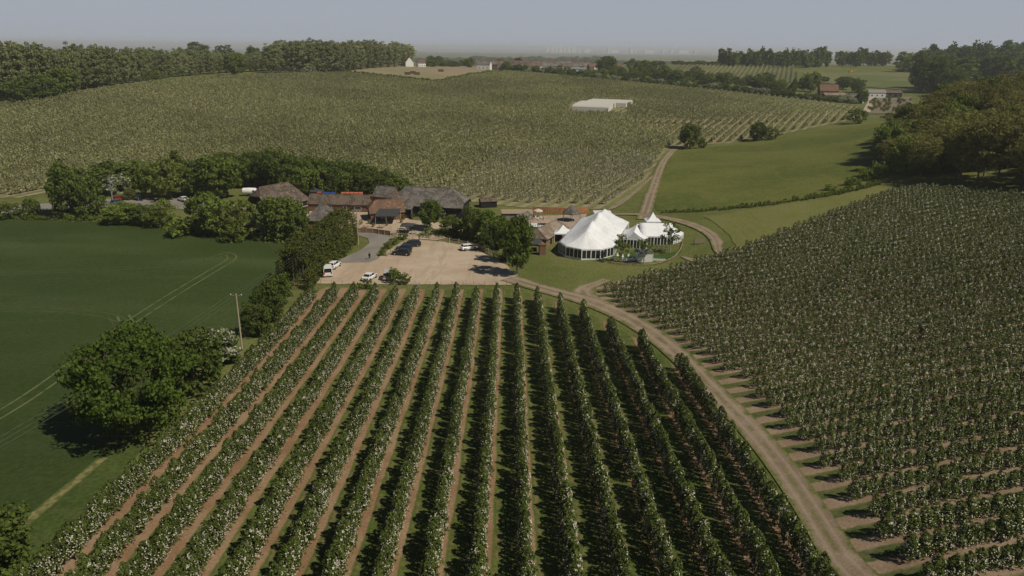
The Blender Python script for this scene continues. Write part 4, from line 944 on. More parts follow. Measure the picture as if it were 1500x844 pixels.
# awning over the terrace
A = G(568, 327); aw = thing('terrace_awning', A, R(12), 'dark charcoal awning on posts over the cafe terrace', 'awning')
b = MB(); b.slab([(-3.6, -2.0, 2.5), (2.6, -2.6, 2.5), (4.0, 2.2, 3.6), (-2.2, 2.8, 3.6)], .1); b.obj('canopy', m_felt, aw)
for x, y, z in ((-3.4, -1.8, 2.45), (2.4, -2.3, 2.45), (-.5, -2.1, 2.45), (3.7, 2.0, 3.5)):
    b = MB(); b.tube((x, y, -.3), (x, y, z), .07, .07, 6); b.obj('post', m_post, aw)
A = G(597, 341); um = thing('garden_umbrella', A, 0, 'square dark grey parasol above pale tables left of the drooping tree', 'umbrella')
b = MB(); b.add([(-1.7, -1.7, 2.2), (1.7, -1.7, 2.2), (1.7, 1.7, 2.2), (-1.7, 1.7, 2.2), (0, 0, 2.8), (-1.7, -1.7, 2.0), (1.7, -1.7, 2.0), (1.7, 1.7, 2.0), (-1.7, 1.7, 2.0)], [(0, 1, 4), (1, 2, 4), (2, 3, 4), (3, 0, 4), (0, 5, 6, 1), (1, 6, 7, 2), (2, 7, 8, 3), (3, 8, 5, 0)]); b.obj('canopy', m_felt, um)
b = MB(); b.tube((0, 0, -.1), (0, 0, 2.75), .04, .04, 6); b.lathe([(.35, -.1), (.35, .08), (.1, .12)], 10); b.obj('pole', m_metal, um)
# terrace timber fence
def board_fence(name, pts, hgt, label, bm_, bay=1.9, posts=m_post, panel_pad=.06):
    o = thing(name, (pts[0][0], pts[0][1], h1(*pts[0])), 0, label, 'fence'); p = np.array(pts); d = np.r_[0, np.cumsum(np.hypot(*np.diff(p, axis=0).T))]; n = max(1, round(d[-1] / bay)); z0 = h1(*pts[0])
    s = np.linspace(0, d[-1], n + 1); P = [(np.interp(q, d, p[:, 0]) - p[0, 0], np.interp(q, d, p[:, 1]) - p[0, 1]) for q in s]; Z = [h1(x + p[0, 0], y + p[0, 1]) - z0 for x, y in P]
    for (x, y), z in zip(P, Z):
        b = MB(); b.box((-.07, -.07, -.3), (.07, .07, hgt + .12), 0, (x, y, z)); b.obj('post', posts, o)
    for i in range(n):
        (x, y), (X_, Y_) = P[i], P[i + 1]; l = math.hypot(X_ - x, Y_ - y); r = math.atan2(Y_ - y, X_ - x); zz = (Z[i] + Z[i + 1]) / 2
        b = MB(); b.box((.08, -.025, .06), (l - .08, .025, hgt), r, (x, y, zz)); pn = b.obj('panel', bm_, o)
        b = MB(); b.box((.08, -.05, hgt), (l - .08, .05, hgt + .05), r, (x, y, zz)); b.obj('capping', posts, pn)
    return o
board_fence('terrace_fence', GP([(517, 341), (545, 342), (572, 346)]), 1.35, 'brown boarded fence below the terrace at the top of the access road', m_brown)
board_fence('garden_screen_fence', GP([(779, 312), (800, 313), (830, 314), (862, 312)]), 1.9, 'orange brown panel fence behind the patio and gazebo', m_orange, 2.6)
# terrace things
steps = thing('timber_steps', G(580, 346), R(20), 'pale timber steps with handrails climbing from the road to the terrace', 'steps')
for i in range(6):
    b = MB(); b.box((-.8, i * .38, i * .19), (.8, i * .38 + .42, i * .19 + .06)); b.obj('tread', m_wood, steps)
for sx in (-.85, .85):
    b = MB(); b.tube((sx, 0, .9), (sx, 2.2, 2.0), .04, .04, 5); b.tube((sx, 0, 0), (sx, 0, .95), .05, .05, 5); b.tube((sx, 2.2, 1), (sx, 2.2, 2.05), .05, .05, 5); b.obj('handrail', m_post, steps)
def planter(px, py, label, r=.45, topi=True, hh=1.1, pot=m_pot):
    p = G(px, py, .0); t = thing('planter', p, 0, label, 'planter')
    b = MB(); b.lathe([(.26, 0), (.34, .45), (.37, .47), (.3, .47)], 10); b.obj('pot', pot, t)
    q = np.random.default_rng(int(px)); d = q.normal(0, 1, (160, 3)); d /= np.linalg.norm(d, axis=1)[:, None]; V, Q = leaf_quads(d * r * q.uniform(.8, 1.05, (160, 1)) + [0, 0, hh], d, .16, .5, .8, q); link('shrub', np_mesh('shrub', V, Q, [M_MID]), t)
    if topi: b = MB(); b.tube((0, 0, .4), (0, 0, hh), .03, .03, 5); b.obj('stem', bark, t)
for px, py, l, r_, h_ in [(529, 329, 'round clipped shrub in a pot at the left end of the terrace', .65, .9), (541, 328, 'pale potted shrub second along the terrace', .5, .8), (553, 324, 'ball topped standard tree in a pot under the awning edge', .5, 1.7), (547, 333, 'low potted shrub just inside the terrace fence', .4, .8), (567, 331, 'trailing pot plant near the head of the steps', .45, .8), (592, 322, 'grey leaved shrub in a pot against the black barn', .7, 1.0), (605, 321, 'yellow green potted shrub left of the drooping tree', .6, .9), (588, 327, 'reddish pot beside the grey leaved shrub', .45, .8)]:
    planter(px, py, l, r_, True, h_)
tb = None
def table_set(px, py, label, rz=0, m=m_wood):
    t = thing('picnic_table', G(px, py), rz, label, 'table')
    b = MB(); b.box((-.9, -.4, .7), (.9, .4, .76)); b.obj('tabletop', m, t)
    for s in (-1, 1):
        b = MB(); b.box((-.9, s * .75 - .14, .42), (.9, s * .75 + .14, .47)); b.obj('bench', m, t)
        b = MB(); b.tube((s * .65, -.75, 0), (s * .65, .3, .72), .04, .04, 5); b.tube((s * .65, .75, 0), (s * .65, -.3, .72), .04, .04, 5); b.obj('leg', m, t)
for px, py, l in [(601, 334, 'pale picnic table just above the dark parasol'), (589, 339, 'picnic table at the head of the timber steps'), (606, 343, 'picnic table right of the dark parasol'), (559, 334, 'picnic table under the left half of the awning'), (536, 334, 'picnic table between the potted shrubs on the terrace'),
                  (672, 340, 'picnic table under the trees below the barn end'), (684, 344, 'picnic table second below the barn end'), (618, 345, 'picnic table at the foot of the drooping tree')]:
    table_set(px, py, l, random.uniform(-.5, .5), m_post)
# plastic bins behind the low range
m_blue = plain('blue_plastic', (.03, .10, .42), .5, .4, var=.06); m_red = plain('red_plastic', (.62, .11, .06), .5, .4, var=.06); m_or = plain('orange_plastic', (.72, .20, .10), .5, .4, var=.06)
def crate_bin(x, y, z, m, label, group, w=1.14, h=.72):
    t = thing('plastic_bin', (x, y, z), 0, label, 'bin', group)
    b = MB(); b.box((-w / 2 + .06, -.5, .1), (w / 2 - .06, .5, h)); b.obj('box', m, t)
    b = MB(); b.box((-w / 2 - .04, -.54, h), (w / 2 + .04, .54, h + .08)); [b.box((sx - .08, -.45, 0), (sx + .08, .45, .1)) for sx in (-.45, 0, .45)]; b.obj('rim', m, t)
o = G(466, 287, 1.2)
def stack(px0, n, rows, m, label, group, hh=2.2):
    p = G(px0, 286.5, hh)
    for i in range(n):
        for k in range(rows): crate_bin(p.x + i * 1.36, p.y + 1.0 + random.uniform(-.2, .2), h1(p.x, p.y) + 1.4 + k * .84, m, label, group)
b = MB(); pp = G(466, 286.5, 2.2); qq = G(548, 287, 2.2)
yard = thing('loading_deck', (pp.x, pp.y, h1(pp.x, pp.y)), rot(pp, qq), 'low concrete deck carrying the coloured bins behind the low range', 'platform'); b.box((-1, .2, -.5), ((qq - pp).length + 1, 2.4, 1.38)); b.obj('slab', m_stone, yard)
stack(466.5, 1, 2, m_red, 'red plastic bin standing left of the blue bins', 'red bins left of the blue ones'); stack(474.5, 3, 2, m_blue, 'blue plastic bin in the stack behind the low range', 'stacked blue bins'); stack(502, 5, 2, m_or, 'orange red plastic bin in the long stack right of the blue bins', 'stacked orange bins')
stack(538, 2, 1, m_or, 'orange bin at the right end beside the small white crate', 'orange bins at the right end'); stack(531, 1, 1, m_white, 'small white crate between the orange bins', 'white crate')
# ------------------------------------------------------------------ marquee
def tent(name, o, rz, L, hw, endl, eave, ridge, peaks, label, bay=2.0, ends=('p', 'p'), group=None, skip_wall=(), nseg=3):
    """ridge along local y from 0 to L; ends 'p' are half octagons of depth endl, 'f' flat"""
    t = thing(name, o, rz, label, 'marquee', group); E = []
    def endp(y, sg, kind):
        if kind == 'p': return [(hw, y), (hw * .62, y + sg * endl * .72), (0.0, y + sg * endl), (-hw * .62, y + sg * endl * .72), (-hw, y)]
        return [(hw, y), (-hw, y)]
    back = endp(L, 1, ends[1]); front = [(-x, y) for x, y in endp(0, -1, ends[0])]
    per = back + front; n = len(per); fine = []
    for i in range(n):
        a, c = per[i], per[(i + 1) % n]; k = max(1, round(math.dist(a, c) / 1.2))
        for j in range(k): fine.append((a[0] + (c[0] - a[0]) * j / k, a[1] + (c[1] - a[1]) * j / k))
    m = len(fine); NT_ = 16; V = []
    for (x, y) in fine:
        qy = min(max(y, (.0 if ends[0] == 'p' else 0)), L)
        for j in range(NT_ + 1):
            s = j / NT_; X_, Y_ = x * (1 - s), y * (1 - s) + qy * s; z = eave + (ridge - eave) * s - .28 * math.sin(math.pi * s)
            for (py_, ph_) in peaks: dd = math.hypot(X_, Y_ - py_); z += ph_ * math.exp(-dd / 2.4)
            V.append((X_, Y_, z))
    Q = [(i * (NT_ + 1) + j, ((i + 1) % m) * (NT_ + 1) + j, ((i + 1) % m) * (NT_ + 1) + j + 1, i * (NT_ + 1) + j + 1) for i in range(m) for j in range(NT_)]
    me = np_mesh('roof', V, Q, [m_canvas], smooth=True)
    bm = bmesh.new(); bm.from_mesh(me); bmesh.ops.remove_doubles(bm, verts=bm.verts[:], dist=.02); bmesh.ops.recalc_face_normals(bm, faces=bm.faces[:]); bm.to_mesh(me); bm.free()
    rf = link('roof', me, t); sm = rf.modifiers.new('cloth', 'SOLIDIFY'); sm.thickness = .03; sm.offset = -1
    for i in range(0, m, nseg):
        b = MB()
        for j in range(NT_): p, q = V[i * (NT_ + 1) + j], V[i * (NT_ + 1) + j + 1]; b.tube((p[0], p[1], p[2] + .02), (q[0], q[1], q[2] + .02), .035, .035, 4, False)
        b.obj('roof_seam', m_white, rf)
    for py_, ph_ in peaks:
        b = MB(); b.tube((0, py_, ridge + ph_ * .8), (0, py_, ridge + ph_ + .5), .09, .03, 6); b.obj('mast_tip', m_white, rf)
    for i in range(n):
        a, c = per[i], per[(i + 1) % n]; l = math.dist(a, c); k = max(1, round(l / bay)); r = math.atan2(c[1] - a[1], c[0] - a[0])
        b = MB(); b.box((0, -.04, eave - .28), (l, .04, eave + .02), r, (a[0], a[1], 0)); b.obj('valance', m_white, t)
        for j in range(k):
            f = j / k; x, y = a[0] + (c[0] - a[0]) * f, a[1] + (c[1] - a[1]) * f; w_ = l / k
            b = MB(); b.box((-.1, -.1, -.9), (.1, .1, eave), r, (x, y, 0)); b.obj('post', m_white, t)
            if i in skip_wall:
                b = MB(); b.box((.1, -.02, -.6), (w_ - .1, .02, eave - .28), r, (x, y, 0)); wp_ = b.obj('wall_panel', m_white, t)
                for zz in (.55, 1.25):
                    for xx in (.3, .68): b = MB(); b.box((w_ * xx - .16, -.035, zz), (w_ * xx + .16, .035, zz + .45), r, (x, y, 0)); b.obj('small_pane', m_metal, wp_)
            else:
                b = MB(); b.box((.1, -.05, -.6), (w_ - .1, .05, .12), r, (x, y, 0)); b.box((w_ * .5 - .06, -.05, .12), (w_ * .5 + .06, .05, eave - .28), r, (x, y, 0)); wf = b.obj('window_frame', m_white, t)
                b = MB(); b.box((.1, -.015, .12), (w_ * .5 - .06, .015, eave - .28), r, (x, y, 0)); b.box((w_ * .5 + .06, -.015, .12), (w_ - .1, .015, eave - .28), r, (x, y, 0)); b.obj('pane', m_glass, wf)
    return t
fl, fr = G(817, 359, 2.3), G(899, 361, 2.3); br = G(921, 324, 2.3)
ax = Vector((br.x - fr.x, br.y - fr.y, 0)); Lm = ax.length; ax.normalize(); perp = Vector((ax.y, -ax.x, 0)); wid = (fr - fl).dot(perp); print('marquee', Lm, wid, math.degrees(math.atan2(ax.x, ax.y)))
MR = -math.atan2(ax.x, ax.y); ctr = fr - perp * wid / 2; zb = h1(fr.x, fr.y)
c0 = Vector((ctr.x, ctr.y, zb))
tent('marquee', c0, MR, Lm, wid / 2, wid * .40, 2.35, 5.5, [(Lm * .26, 1.1), (Lm * .66, 1.1)], 'large white marquee with two peaks and a windowed rounded end', 2.0, skip_wall=())
A = G(916, 352, 2.3); tent('linking_tent', (A.x + 2.2, A.y + 1, h1(A.x, A.y)), MR + R(2), 9.5, 3.2, 2.2, 2.35, 4.1, [], 'small white linking tent between the marquee and its end pavilion', 1.6, ends=('f', 'f'))
A, B_ = G(935, 342, 2.35), G(976, 333, 2.35)
tent('pavilion_tent', (A.x + .5, A.y + 1.8, h1(A.x, A.y)), R(-92), 8.0, 4.6, 3.2, 2.35, 4.7, [], 'white end pavilion tent with patterned clear walls at the right of the marquee', 1.5, ends=('f', 'p'), skip_wall=(0, 1, 2, 3))
def pagoda(name, p, w, eave, top, label, m=m_canvas, wall=True, rz=0.0, post=m_white, sag=.35, sides=4, cat='tent'):
    t = thing(name, p, rz, label, cat); V = []; n = 6; b = MB(); per = [(math.cos(2 * math.pi * (i + .5) / sides) * w / 2 * (1.414 if sides == 4 else 1.1), math.sin(2 * math.pi * (i + .5) / sides) * w / 2 * (1.414 if sides == 4 else 1.1)) for i in range(sides)]
    for x, y in per:
        for j in range(n + 1): s = j / n; V.append((x * (1 - s), y * (1 - s), eave + (top - eave) * (s ** (1 + sag * 2))))
    b.add(V, [(i * (n + 1) + j, ((i + 1) % sides) * (n + 1) + j, ((i + 1) % sides) * (n + 1) + j + 1, i * (n + 1) + j + 1) for i in range(sides) for j in range(n)])
    for i in range(sides):
        a, c = per[i], per[(i + 1) % sides]; b.add([(a[0], a[1], eave), (c[0], c[1], eave), (c[0], c[1], eave - .25), (a[0], a[1], eave - .25)], [(0, 1, 2, 3)])
    b.obj('roof', m, t)
    for x, y in per:
        q = MB(); q.tube((x * .97, y * .97, -.6), (x * .97, y * .97, eave), .06, .06, 6); q.obj('post', post, t)
    if wall:
        for i in range(sides):
            a, c = per[i], per[(i + 1) % sides]; l = math.dist(a, c); q = MB(); q.box((.1, -.02, -.5), (l - .1, .02, eave - .26), math.atan2(c[1] - a[1], c[0] - a[0]), (a[0] * .97, a[1] * .97, 0)); q.obj('wall_panel', post, t)
    return t
pagoda('pagoda_tent', G(955, 335), 4.0, 2.4, 4.6, 'small white pointed pagoda tent behind the end pavilion')
pagoda('entrance_canopy', G(824, 352), 4.6, 2.3, 4.1, 'small white pointed canopy beside the left flank of the marquee', wall=False)
pagoda('rear_tent', G(882, 323), 5.0, 2.4, 3.0, 'flat topped white service tent behind the back of the marquee', sag=.1)
pagoda('gazebo', G(837, 324), 5.0, 2.5, 4.8, 'wooden gazebo with a pointed grey slatted roof on the patio', m_tile_grey, False, post=m_metal, sag=0, sides=6, cat='gazebo')
pagoda('garden_kiosk', G(783, 367), 3.8, 2.1, 3.2, 'small dark roofed kiosk at the lawn edge left of the marquee', m_felt, False, post=m_post, sag=0, cat='kiosk')
ck = MB(); p = G(794, 373); ck.box((-.75, -.6, -.3), (.75, .6, 2.5)); ck.box((-.9, -.75, 2.5), (.9, .75, 2.65)); q = thing('brick_oven', p, R(10), 'brick chimney stack standing right of the small dark kiosk', 'chimney'); ck.obj('stack', m_brick, q); z_ = MB(); z_.box((-.3, -.25, 2.65), (.3, .25, 3.0)); z_.obj('pot', m_pot, q)
A = G(800, 362, 0); roofed('shingled_bar', (A.x, A.y, A.z), R(64), 14, 6, 2.2, 4.0, m_brown, m_shingle, 'long low bar building with a grey brown shingled roof beside the marquee', 'building', (1.2, 1.2), (0, 0), .4, opens=[('door', 3, 0, 1.4, 2, '-y'), ('window', 2.4, .8, 1.5, 1, '-x')])
wl = MB(); wall_pts = [G(896, 386), G(780, 372)]
# patio furniture
def chair(px, py, label, m=m_white, group=None, rz=0, hh=0):
    p = G(px, py); t = thing('garden_chair', p, rz, label, 'chair', group); b = MB(); b.box((-.24, -.24, .42), (.24, .24, .47)); b.obj('seat', m, t); b = MB(); b.box((-.24, .2, .47), (.24, .25, .95)); b.obj('backrest', m, t)
    for sx in (-.2, .2):
        for sy in (-.2, .2): b = MB(); b.tube((sx, sy, -.05), (sx, sy, .42), .025, .025, 4); b.obj('leg', m, t)
for i in range(9): chair(771 + i * 3.0, 333 + i * .25, 'white chair in the line along the near edge of the patio pond', group='white chairs along the patio pond', rz=random.uniform(-.3, .3))
for i in range(6): chair(777 + i * 4, 321 + (i % 2) * 2, 'pinkish chair on the far side of the patio below the panel fence', m_cushion, 'pale chairs below the panel fence', random.uniform(0, 3))
A = G(784, 331); t_ = thing('stone_fire_pit', A, R(8), 'long dark raised pit with a white rim in the middle of the patio', 'fire pit')
b = MB(); b.box((-3.2, -.9, 0), (3.2, .9, .5)); b.obj('surround', m_dark, t_); b = MB(); b.box((-2.2, -.5, .5), (.6, .4, .62)); b.obj('slab', m_white, t_)
A = G(788, 318.5); pagoda('round_parasol', A, 2.6, 2.0, 2.6, 'pale cream parasol in front of the panel fence', m_cushion, False, post=m_post, sag=0, sides=8, cat='umbrella')
# slatted timber store by the trees
A = G(735, 322); t_ = thing('timber_pens', A, R(4), 'weathered grey timber pens and sheds above the car park trees', 'shed')
for i in range(7):
    b = MB(); b.box((i * 1.3, 0, -.3), (i * 1.3 + 1.2, 3.5, 1.5 + .25 * (i % 2))); b.obj('bay', m_stone, t_)
    b = MB(); b.slab([(i * 1.3 - .05, -.3, 1.85), (i * 1.3 + 1.25, -.3, 1.85), (i * 1.3 + 1.25, 3.8, 2.25), (i * 1.3 - .05, 3.8, 2.25)], .08); b.obj('lid', m_wood, t_)
A, B_ = G(705, 305), G(728, 304)
roofed('field_shelter', (A.x, A.y, A.z), rot(A, B_), (B_ - A).length, 3.2, 2.0, 2.7, m_black, m_tile_brown, 'low dark open shelter on the orchard edge right of the long barn', 'shed', (0, 0), (0, 0), .2)
A = G(762, 330); roofed('grey_lean_to', (A.x, A.y, A.z), R(60), 6.5, 2.4, 1.9, 2.5, m_stone, m_tile_grey, 'narrow grey slatted lean to on the left side of the patio', 'shed', (0, 0), (0, 0), .15)
# garden of the marquee: white pavilion, decking, hurdle, log edging
A = G(943, 381); t_ = pagoda('white_arbour', A, 3.6, 2.2, 3.0, 'white wooden arbour in the marquee garden', m_metal, True, sag=0, cat='arbour')
for r_ in range(3):
    b = MB(); b.box((-1.5, -1.5, .25 + r_ * .3), (1.5, -1.44, .37 + r_ * .3)); b.obj('rail', m_white, t_)
b = MB(); p = G(938, 383); t_ = thing('white_low_fence', p, R(-3), 'white low picket fence across the marquee garden', 'fence')
for i in range(26): b = MB(); b.box((-4.6 + i * .4, -.03, 0), (-4.3 + i * .4, .03, .75)); b.obj('picket', m_white, t_)
b = MB(); b.box((-4.7, .03, .5), (5.9, .07, .6)); b.obj('rail', m_white, t_)
for i, (px, py) in enumerate([(955, 365), (962, 365.5), (969, 366), (976, 367)]): chair(px, py, 'dark garden chair along the front of the end pavilion', m_cable, 'dark chairs before the end pavilion')
for i, (px, py) in enumerate([(899, 380), (905, 377), (912, 379), (921, 378), (927, 381)]): chair(px, py, 'white garden chair near the marquee side door', m_white, 'white chairs near the marquee side door')
p = smooth_poly(GP([(893, 386), (915, 389), (945, 390), (970, 387), (990, 377), (999, 362), (1000, 350)]), False, 2); p = np.array(p); d = np.r_[0, np.cumsum(np.hypot(*np.diff(p, axis=0).T))]
t_ = thing('garden_wall', (p[0, 0], p[0, 1], h1(*p[0])), 0, 'low curved log edging wall around the marquee garden', 'wall'); z0 = h1(*p[0])
sv = np.arange(0, d[-1], .9)
for s in sv[:-1]:
    a = (np.interp(s, d, p[:, 0]), np.interp(s, d, p[:, 1])); c = (np.interp(s + .9, d, p[:, 0]), np.interp(s + .9, d, p[:, 1])); b = MB()
    b.tube((a[0] - p[0, 0], a[1] - p[0, 1], h1(*a) - z0 + .35), (c[0] - p[0, 0], c[1] - p[0, 1], h1(*c) - z0 + .35), .1, .1, 6); b.tube((a[0] - p[0, 0], a[1] - p[0, 1], h1(*a) - z0 - .2), (a[0] - p[0, 0], a[1] - p[0, 1], h1(*a) - z0 + .6), .07, .07, 6); b.obj('log', m_wood if random.random() < .5 else m_brown, t_)
A = G(1025, 358); t_ = thing('timber_hurdle', A, R(14), 'green grey slatted timber hurdle alone on the grass right of the marquee', 'hurdle')
for k in range(4):
    b = MB(); b.box((-1.3, -.05 + k * .12, .25 + k * .3), (1.4, .02 + k * .12, .45 + k * .3)); b.obj('rail', m_pole, t_)
for sx in (-1.25, 0, 1.3):
    b = MB(); b.tube((sx, -.1, -.1), (sx, .5, 1.5), .06, .06, 5); b.tube((sx, 1.1, -.1), (sx, .45, 1.45), .05, .05, 5); b.obj('post', m_pole, t_)
# ------------------------------------------------------------------ fences
def rail_fence(name, pts, label, bay=2.6, hgt=1.25, rails=3):
    p = np.array(smooth_poly(pts, False, 1)); d = np.r_[0, np.cumsum(np.hypot(*np.diff(p, axis=0).T))]; n = round(d[-1] / bay); z0 = h1(*p[0]); o = thing(name, (p[0, 0], p[0, 1], z0), 0, label, 'fence')
    P = []
    for s in np.linspace(0, d[-1], n + 1): x, y = np.interp(s, d, p[:, 0]), np.interp(s, d, p[:, 1]); P.append(Vector((x - p[0, 0], y - p[0, 1], h1(x, y) - z0)))
    for q in P: b = MB(); b.box((-.11, -.11, -.3), (.11, .11, hgt + .15), 0, q); b.obj('post', m_post, o)
    for a, c in zip(P, P[1:]):
        for k in range(rails): b = MB(); z = Vector((0, 0, hgt * (k + 1) / rails - .1)); b.tube(a + z, c + z, .075, .075, 4); b.obj('rail', m_post, o)
rail_fence('car_park_fence', GP([(567, 376), (575, 371), (590, 361), (603, 353), (614, 351.5)]), 'pale post and rail fence beside the dark parked cars', 2.2)
rail_fence('car_park_back_fence', GP([(614, 351.5), (632, 353), (650, 355), (668, 357.5), (690, 362), (712, 370), (730, 381)]), 'darker post and rail fence along the back of the car park', 2.8)
p = np.array(GP([(470, 418), (560, 421), (660, 420.5), (750, 420)])); d = np.r_[0, np.cumsum(np.hypot(*np.diff(p, axis=0).T))]; z0 = h1(*p[0]); o = thing('wire_fence', (p[0, 0], p[0, 1], z0), 0, 'thin post and wire fence between the car park and the orchard rows', 'fence'); last = None
for s in np.arange(0, d[-1], 2.3):
    x, y = np.interp(s, d, p[:, 0]), np.interp(s, d, p[:, 1]); q = Vector((x - p[0, 0], y - p[0, 1], h1(x, y) - z0)); b = MB(); b.tube(q - Vector((0, 0, .2)), q + Vector((0, 0, 1.25)), .05, .045, 5); b.obj('post', m_pole, o)
    if last is not None:
        b = MB(); [b.tube(last + Vector((0, 0, z)), q + Vector((0, 0, z)), .012, .012, 3, False) for z in (.4, .8, 1.15)]; b.obj('wire', m_cable, o)
    last = q
# posts by the white trailer
t_ = thing('paddock_fence', G(374, 284), R(20), 'pale upright timber fence beside the white trailer', 'fence')
for i in range(22): b = MB(); b.box((-2 + i * .75, -.06 + .2 * (i % 3), -.3), (-1.85 + i * .75, .06 + .2 * (i % 3), 1.9)); b.obj('post', m_post, t_)
# orchard stakes at the row ends (vines posts in the right orchard)
for x, y in []: pass
# ------------------------------------------------------------------ poles and wires
def upole(p, h, label, arm=True, r=.13, rz=0.3):
    t = thing('utility_pole', p, rz, label, 'utility pole'); b = MB(); b.tube((0, 0, -.5), (0, 0, h), r * 1.25, r * .8, 8); b.obj('pole', m_post, t)
    if arm:
        b = MB(); b.box((-.95, -.06, h - .35), (.95, .06, h - .23)); b.obj('crossarm', m_pole, t)
        for x in (-.85, 0, .85): b = MB(); b.lathe([(.05, h - .23), (.07, h - .15), (.04, h - .1), (.06, h - .03)], 6, (x, 0, 0)); b.obj('insulator', m_white, t)
    return t
pa = G(355, 514); pb = G(525, 359); pc = Vector((pa.x * 2 - pb.x - 2, pa.y * 2 - pb.y + 2, 0)); pc.z = h1(pc.x, pc.y)
dr = math.atan2(pa.y - pb.y, pa.x - pb.x) + math.pi / 2
upole(pa, 9.7, 'tall bare wooden pole standing between the wheat field and the orchard', rz=dr); upole(pb, 9.0, 'wooden pole on the small grass island in the access road', rz=dr); upole(pc, 9.5, 'wooden pole out of view beyond the bottom left corner', rz=dr)
def wires(a, ha, b_, hb, label):
    for k in (-.85, 0, .85):
        b = MB(); off = Vector((math.cos(dr) * k, math.sin(dr) * k, 0)); A_ = a + off + Vector((0, 0, ha - .03)); B2 = b_ + off + Vector((0, 0, hb - .03)); pr = A_
        for i in range(1, 13): f = i / 12; q = A_.lerp(B2, f) - Vector((0, 0, 4 * f * (1 - f) * 1.1)); b.tube(pr, q, .013, .013, 4, False); pr = q
        tag(b.obj('overhead_wire', m_cable), '%s %s' % ({-.85: 'left', 0: 'middle', .85: 'right'}[k], label), 'wire')
wires(pa, 9.7, pb, 9.0, 'overhead wire running from the field pole to the access road pole'); wires(pa, 9.7, pc, 9.5, 'overhead wire running from the field pole over the bottom left of the wheat')
p = G(166, 299); t_ = thing('equipment_mast', p, 0, 'pale grey mast with small boxes rising among the trees by the lane', 'mast'); b = MB(); b.tube((0, 0, -.3), (0, 0, 8.8), .2, .14, 8); b.obj('mast', m_metal, t_)
for z, x in ((6.2, .35), (5.6, -.3), (4.9, .3), (4.2, .1)): b = MB(); b.box((x - .3, -.25, z), (x + .3, .25, z + .5)); b.obj('equipment_box', m_metal, t_)
# ------------------------------------------------------------------ vehicles
def paint(name, c): t = NT(name, .3, .5); t.b.inputs['Coat Weight'].default_value = .4; return t.out(c)
P_WHITE, P_BLACK, P_NAVY, P_RED, P_SILVER, P_TEAL = paint('white_paint', (.78, .78, .78)), paint('black_paint', (.015, .015, .018)), paint('navy_paint', (.02, .028, .05)), paint('red_paint', (.22, .02, .025)), paint('silver_paint', (.5, .5, .5)), paint('teal_paint', (.03, .10, .13))
m_tyre = plain('tyre', (.02, .02, .02), .9, .1); m_trim = plain('black_trim', (.025, .025, .025), .6, .3); m_rim = plain('alloy_rim', (.45, .45, .46), .35, .5, .6); m_tail = NT('tail_light', .3, .5).out((.45, .02, .02)); m_head = NT('head_light', .15, .6).out((.7, .7, .72)); m_plate = NT('number_plate', .5, .3).out((.7, .55, .1))
def loft(sts, ring):             # sts: list of (x, data) -> ring(data) list of (y,z)
    b = MB(); vs = []; n = None
    for x, d in sts:
        rg = ring(d); n = len(rg); vs += [(x, y, z) for y, z in rg]
    fs = [(i * n + j, i * n + (j + 1) % n, (i + 1) * n + (j + 1) % n, (i + 1) * n + j) for i in range(len(sts) - 1) for j in range(n)]
    fs += [tuple(range(n - 1, -1, -1)), tuple((len(sts) - 1) * n + j for j in range(n))]; return b.add(vs, fs)
